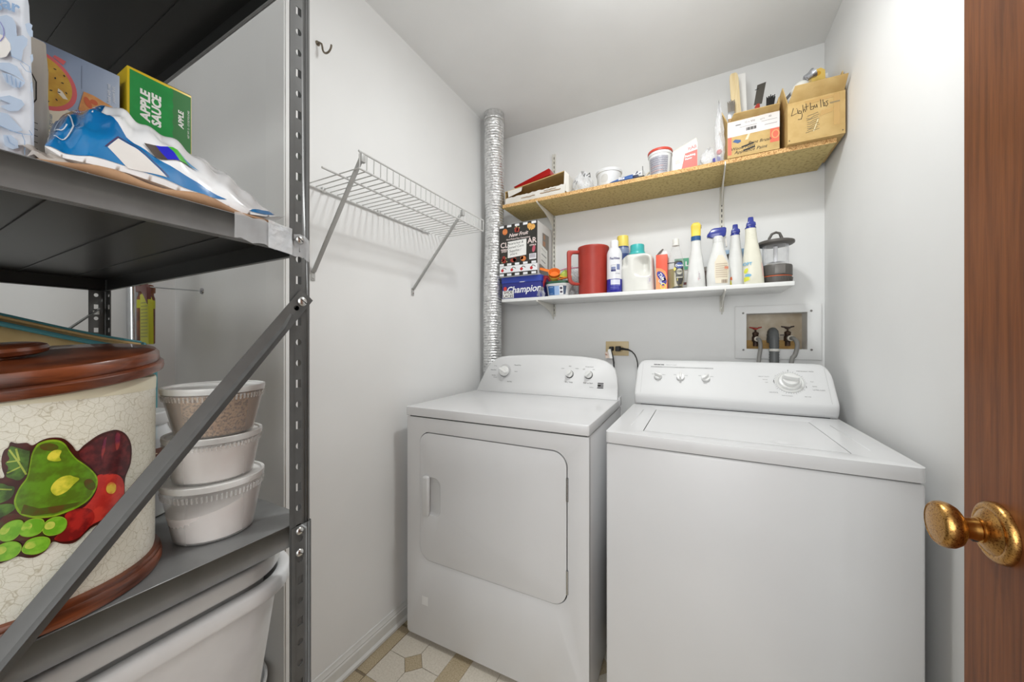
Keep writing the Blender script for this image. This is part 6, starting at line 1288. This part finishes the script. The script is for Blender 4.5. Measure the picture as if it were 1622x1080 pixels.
# ---- open cardboard boxes
def openbox(name, label, x0, x1, y0, y1, z0, z1, m=CARD, th=.0035):
    t = thing(name, label, 'box', ((x0 + x1) / 2, (y0 + y1) / 2, z0))
    MB().box(x0, x1, y0, y1, z0, z0 + th).build('box_bottom', m, t)
    MB().box(x0, x1, y0, y0 + th, z0 + th, z1).build('front_panel', m, t, bevel=.0008)
    MB().box(x0, x1, y1 - th, y1, z0 + th, z1).build('back_panel', m, t, bevel=.0008)
    MB().box(x0, x0 + th, y0 + th, y1 - th, z0 + th, z1).build('side_panel', m, t, bevel=.0008)
    MB().box(x1 - th, x1, y0 + th, y1 - th, z0 + th, z1).build('side_panel', m, t, bevel=.0008)
    return t
def flap(pts, t, th=(0, .003, 0), m=CARD): return MB().prism(pts, th).build('box_flap', m, t, bevel=.0006)
PX0, PX1, PY, PZ = .106, .279, 1.702, Z1 + .148
pbx = openbox('paint_box', 'open cardboard box with white label and red edges, holding paint tools', PX0, PX1, PY, 1.93, Z1, PZ)
flap([(PX0 + .008, PY, PZ), (PX1 - .001, PY, PZ), (PX1 - .004, PY - .030, PZ + .010), (PX0 + .020, PY - .028, PZ + .014)], pbx, (0, .001, .003))
flap([(PX0, PY + .006, PZ), (PX0, 1.92, PZ), (PX0 - .022, 1.90, PZ + .060), (PX0 - .022, PY + .02, PZ + .060)], pbx, (.003, 0, .001))
flap([(PX1, PY + .006, PZ), (PX1, 1.92, PZ), (PX1 + .003, 1.90, PZ + .062), (PX1 + .003, PY + .02, PZ + .062)], pbx, (-.003, 0, .001))
pp = plane((PX0, PY, Z1), (1, 0, 0), (0, 0, 1)); PWd = PX1 - PX0; PH = .148
ink('white_label', plast('label_box_white', (226, 220, 218), .5), pbx, pp, [rc(.0, PWd, .084, PH - .002)], off=.0004)
ink('red_edges', plast('box_red', (224, 108, 84), .5), pbx, pp, [rc(.001, .014, .012, .084), rc(.143, PWd - .001, .030, .084)], off=.0004, each=True)
ink('orange_ring', plast('box_orange', (238, 160, 110), .5), pbx, pp, stroke([(.160 + .011 * math.cos(a / 4), .060 + .015 * math.sin(a / 4)) for a in range(26)], .004), off=.0007)
ink('label_print', INKG, pbx, pp, [T('12 x 500', .010, .076, .132), T('QTY', .008, .118, .130), T('40', .010, .142, .134), rc(.115, .165, .120, .1212), rc(.125, .165, .104, .1055), rc(.028, .046, .126, .130), rc(.04, .10, .116, .117)], off=.0008)
ink('barcode', INK, pbx, pp, [rc(.064 + .0038 * k, .066 + .0038 * k + (.001 if k % 3 else 0), .098, .110) for k in range(9)], off=.0008)
ink('blue_mark', plast('marker_blue', (60, 92, 140), .5), pbx, pp, [[(.018, .064), (.026, .072), (.046, .066), (.046, .058), (.036, .054)]], off=.0006)
ink('handwriting', INK, pbx, pp, [T('Wood Putty', .0165, .052, .034, shear=.3, rot=.02), T('Paint Brush', .0165, .108, .046, shear=.3), T('Appliance Paint', .0175, .078, .019, shear=.3, rot=.02)] + stroke([(.050, .036), (.088, .044)], .006) + stroke([(.056, .021), (.092, .028)], .006), off=.0007)
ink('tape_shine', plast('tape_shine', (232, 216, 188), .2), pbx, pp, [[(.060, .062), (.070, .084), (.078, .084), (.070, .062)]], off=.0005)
BX_, BX__, BYf, BZt = .301, .4675, 1.684, Z1 + .155
lbx = openbox('light_bulb_box', 'open cardboard box marked Lightbulbs in black handwriting, at the right wall', BX_, BX__, BYf, 1.925, Z1, BZt)
flap([(BX_ + .002, BYf, BZt - .002), (BX__ - .003, BYf, BZt + .0), (BX__ - .002, BYf - .038, BZt + .034), (BX_ + .016, BYf - .034, BZt + .040)], lbx, (0, .002, .0025))
flap([(BX_, BYf + .006, BZt), (BX_, 1.91, BZt), (BX_ - .014, 1.90, BZt + .075), (BX_ - .014, BYf + .02, BZt + .075)], lbx, (.003, 0, .001))
flap([(BX__ - .003, BYf + .01, BZt), (BX__ - .003, 1.91, BZt), (BX__ - .0, 1.86, BZt + .085), (BX__ - .0, BYf + .035, BZt + .090)], lbx, (.003, 0, .001))
hw = [[(0.318, 2.0505), (0.3118, 2.0231), (0.3278, 2.0282)], [(0.3306, 2.0414), (0.3312, 2.0272)], [(0.3278, 2.0465), (0.3287, 2.0452)], [(0.3404, 2.0332), (0.3348, 2.0367), (0.3334, 2.0265), (0.3404, 2.0245), (0.3418, 2.0346), (0.3445, 2.0163), (0.3418, 2.0031), (0.332, 2.0041)], [(0.3459, 2.0543), (0.3481, 2.0257), (0.3487, 2.0342), (0.352, 2.0385), (0.3542, 2.0266)], [(0.3555, 2.0565), (0.3574, 2.0316)], [(0.3514, 2.0439), (0.3624, 2.0457)], [(0.3678, 2.0562), (0.3692, 2.0298), (0.3773, 2.0308), (0.3781, 2.0409), (0.3705, 2.0397)], [(0.3808, 2.0435), (0.3819, 2.0346), (0.3867, 2.0365), (0.3862, 2.0453), (0.3881, 2.0327)], [(0.3974, 2.059), (0.3987, 2.0311)], [(0.404, 2.0569), (0.4067, 2.0321), (0.4106, 2.0326), (0.4093, 2.045), (0.4054, 2.0428)], [(0.4185, 2.0489), (0.4133, 2.0471), (0.4185, 2.037), (0.4146, 2.0297), (0.412, 2.0322)]]
lp = plane((0, BYf, 0), (1, 0, 0), (0, 0, 1))
ink('handwriting', INK, lbx, lp, sum([stroke(s_, .0017) for s_ in hw], []), off=.0008)
gs = []
rg_ = random.Random(6)
for k in range(9):
    z_ = 2.008 - .0075 * k; gs += stroke([(.358 + rg_.uniform(-.003, .003), z_), (.368, z_ + rg_.uniform(-.004, .004)), (.378, z_ + .004), (.392 + rg_.uniform(-.006, .004), z_ + .007)], .0018)
ink('crossed_out_scrawl', plast('faded_scrawl', (138, 126, 96)), lbx, lp, gs, off=.0008)
ink('clear_tape', mat('box_tape', (198, 160, 98), .2, coat=.4), lbx, lp, [rc(.435, .452, 1.955, 2.068), [(.395, 1.998), (.43, 2.006), (.435, 2.022), (.40, 2.018)], [(.36, 2.052), (.44, 2.058), (.44, 2.066), (.35, 2.066)]], off=.0005)
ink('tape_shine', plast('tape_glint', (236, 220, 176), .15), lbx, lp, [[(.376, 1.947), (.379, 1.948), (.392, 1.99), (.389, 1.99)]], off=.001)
ink('printed_line', plast('print_grey_brown', (150, 132, 100)), lbx, lp, [rc(.424, .452, 2.036, 2.041)], off=.0008)
MB().lathe([(.0018, 0), (.0018, .0008)], (.306, BYf, Z1 + .012), 8, axis=(0, -1, 0)).build('staple_dot', INK, lbx)
MB().lathe([(.0018, 0), (.0018, .0008)], (.460, BYf, Z1 + .012), 8, axis=(0, -1, 0)).build('staple_dot', INK, lbx)
# tools standing in the paint box
zb_ = Z1 + .004
tag(MB().loft([[(.160 + a * s1 - .026 * q, 1.80 + b, lerp(zb_, 2.325, q)) for a, b in ((-.0165, -.0025), (.0165, -.0025), (.0165, .0025), (-.0165, .0025))] for q, s1 in ((0, 1), (.93, 1), (.98, .85), (1, .5))]).build('stir_stick', mat('pale_wood', (232, 212, 170), .7, var=14, stretch=(20, 20, 1), col2=(222, 198, 150)), bevel=.0008), 'pale wooden paint stirring stick standing in the paint box', 'stir stick')
tag(MB().prism([(.135, 1.84, zb_), (.195, 1.84, zb_), (.182, 1.85, 2.345), (.150, 1.85, 2.345)], (0, .002, 0)).build('white_card', PAPER), 'white card standing behind the wooden stirring stick in the paint box', 'card')
pk_ = thing('putty_knife', 'putty knife with steel blade and red handle standing in the paint box', 'putty knife', (.225, 1.78, zb_))
KN = lambda q: (.205 + .022 * q, 1.775, lerp(zb_, 2.232, q))
MB().prism([(.204, 1.774, 2.150), (.232, 1.774, 2.150), (.246, 1.774, 2.234), (.216, 1.774, 2.230)], (0, .0018, 0)).build('blade', mat('blade_steel', (96, 92, 86), .3, metal=.8), pk_)
MB().prism([(.214, 1.771, 2.152), (.207, 1.771, 2.142), (.200, 1.771, zb_), (.215, 1.771, zb_), (.225, 1.771, 2.140), (.224, 1.771, 2.152)], (0, .008, 0)).build('handle', RED, pk_, bevel=.0015)
ink('blade_stamp', INK, pk_, plane((.204, 1.774, 2.15), (1, 0, .2), (-.1, 0, 1)), [rc(.010, .024, .058, .061)], off=.0005)
def brush(label, x, y, zt, wd, mb_, hm, z_tip, dx=0.0):
    t = thing('paint_brush', label, 'paint brush', (x, y, zb_))
    b_ = MB()
    for k in range(14):
        u = (k / 13 - .5); b_.tube([(x + u * wd * .8, y, z_tip - .055), (x + u * wd * 1.02 + dx, y + .004 * math.sin(k * 3), z_tip - .005 * abs(u) * 2 - .004 * (k % 3))], .0017, 5)
    o = b_.build('bristles', mb_, t); o['kind'] = 'stuff'
    MB().box(x - wd * .45, x + wd * .45, y - .005, y + .005, z_tip - .08, z_tip - .052).build('ferrule', CHROME, t, bevel=.001)
    MB().loft([[(x + a * s_, y + b * s_, z) for a, b in rrect(-.010, .010, -.005, .005, .004, 3)] for z, s_ in ((zb_, .6), (zb_ + .06, .8), (z_tip - .08, 1.05))]).build('handle', hm, t)
brush('paint brush with grey bristles up at the left of the paint box', .124, 1.775, 0, .026, plast('bristle_grey', (140, 132, 122), .7), plast('handle_wood', (180, 140, 90)), 2.198)
brush('small brush with black bristles up at the right of the paint box', .262, 1.80, 0, .028, plast('bristle_black', (34, 32, 32), .7), plast('handle_dark', (70, 50, 40)), 2.190, .004)
# light bulbs and packs in the right-hand box
lbz = Z1 + .004
t = thing('light_bulb', 'bulb with a silver base lying on top in the lightbulb box', 'light bulb', (.375, 1.74, lbz + .19))
MB().lathe([(.0, 0), (.010, .001), (.013, .004), (.013, .020), (.0135, .022), (.0145, .024), (.017, .030), (.0185, .034)], (.362, 1.735, 2.178), 24, axis=(.85, .1, .55)).build('screw_base', mat('bulb_base', (190, 192, 198), .25, metal=.8), t)
MB().lathe([(.0185, .033), (.026, .045), (.029, .060), (.025, .076), (.012, .086), (0, .088)], (.362, 1.735, 2.178), 24, axis=(.55, .5, -.67)).build('glass_bulb', plast('bulb_white', (236, 234, 226), .2), t) if False else MB().lathe([(.0, -.034), (.016, -.030), (.026, -.018), (.029, 0), (.024, .016), (.014, .026)], (.352, 1.745, 2.150), 24, axis=(.5, 0, .86)).build('glass_bulb', plast('bulb_white', (236, 234, 226), .2), t)
t = thing('bulb_pack', 'yellow light bulb carton standing in the lightbulb box', 'box', (.413, 1.80, lbz))
MB().prism([(.392, 1.79, lbz), (.445, 1.79, lbz), (.437, 1.79, 2.228), (.424, 1.79, 2.240), (.396, 1.79, 2.236)], (0, .04, 0)).build('carton', plast('pack_yellow', (236, 200, 104), .45), t, bevel=.001)
ink('orange_circle', plast('pack_amber', (214, 160, 40)), t, plane((.392, 1.79, lbz), (1, 0, 0), (0, 0, 1)), [ell(.022, 2.220 - lbz, .010, .009, 16)], off=.0005)
t = thing('bulb_pack', 'white light bulb carton with grey lines, rightmost in the lightbulb box', 'box', (.442, 1.87, lbz))
MB().prism([(.420, 1.85, lbz), (.461, 1.85, lbz), (.4605, 1.85, 2.250), (.424, 1.85, 2.232)], (0, .03, 0)).build('carton', PAPER, t, bevel=.001)
ink('grey_lines', plast('print_pale_red', (214, 190, 188)), t, plane((.42, 1.85, lbz), (1, 0, 0), (0, 0, 1)), [[(.006, 2.214 - lbz), (.037, 2.226 - lbz), (.037, 2.229 - lbz), (.006, 2.217 - lbz)], [(.006, 2.202 - lbz), (.037, 2.214 - lbz), (.037, 2.217 - lbz), (.006, 2.205 - lbz)]], off=.0005)
t = thing('bulb_pack', 'white and grey striped bulb carton leaning at the left in the lightbulb box', 'box', (.33, 1.77, lbz))
MB().prism([(.312, 1.77, lbz), (.342, 1.77, lbz), (.345, 1.77, 2.185), (.310, 1.77, 2.150)], (0, .05, 0)).build('carton', PAPER, t, bevel=.001)
ink('grey_band', plast('pack_slate', (104, 102, 100)), t, plane((.312, 1.77, lbz), (1, 0, 0), (0, 0, 1)), [[(.0, 2.132 - lbz), (.032, 2.168 - lbz), (.032, 2.184 - lbz), (-.001, 2.148 - lbz)]], off=.0006)
t = thing('bulb_pack', 'plain cream bulb sleeve lying behind the silver-based bulb', 'box', (.37, 1.86, lbz))
MB().box(.325, .39, 1.83, 1.90, lbz, 2.178).build('carton', plast('pack_ivory', (236, 226, 204), .5), t, bevel=.001)
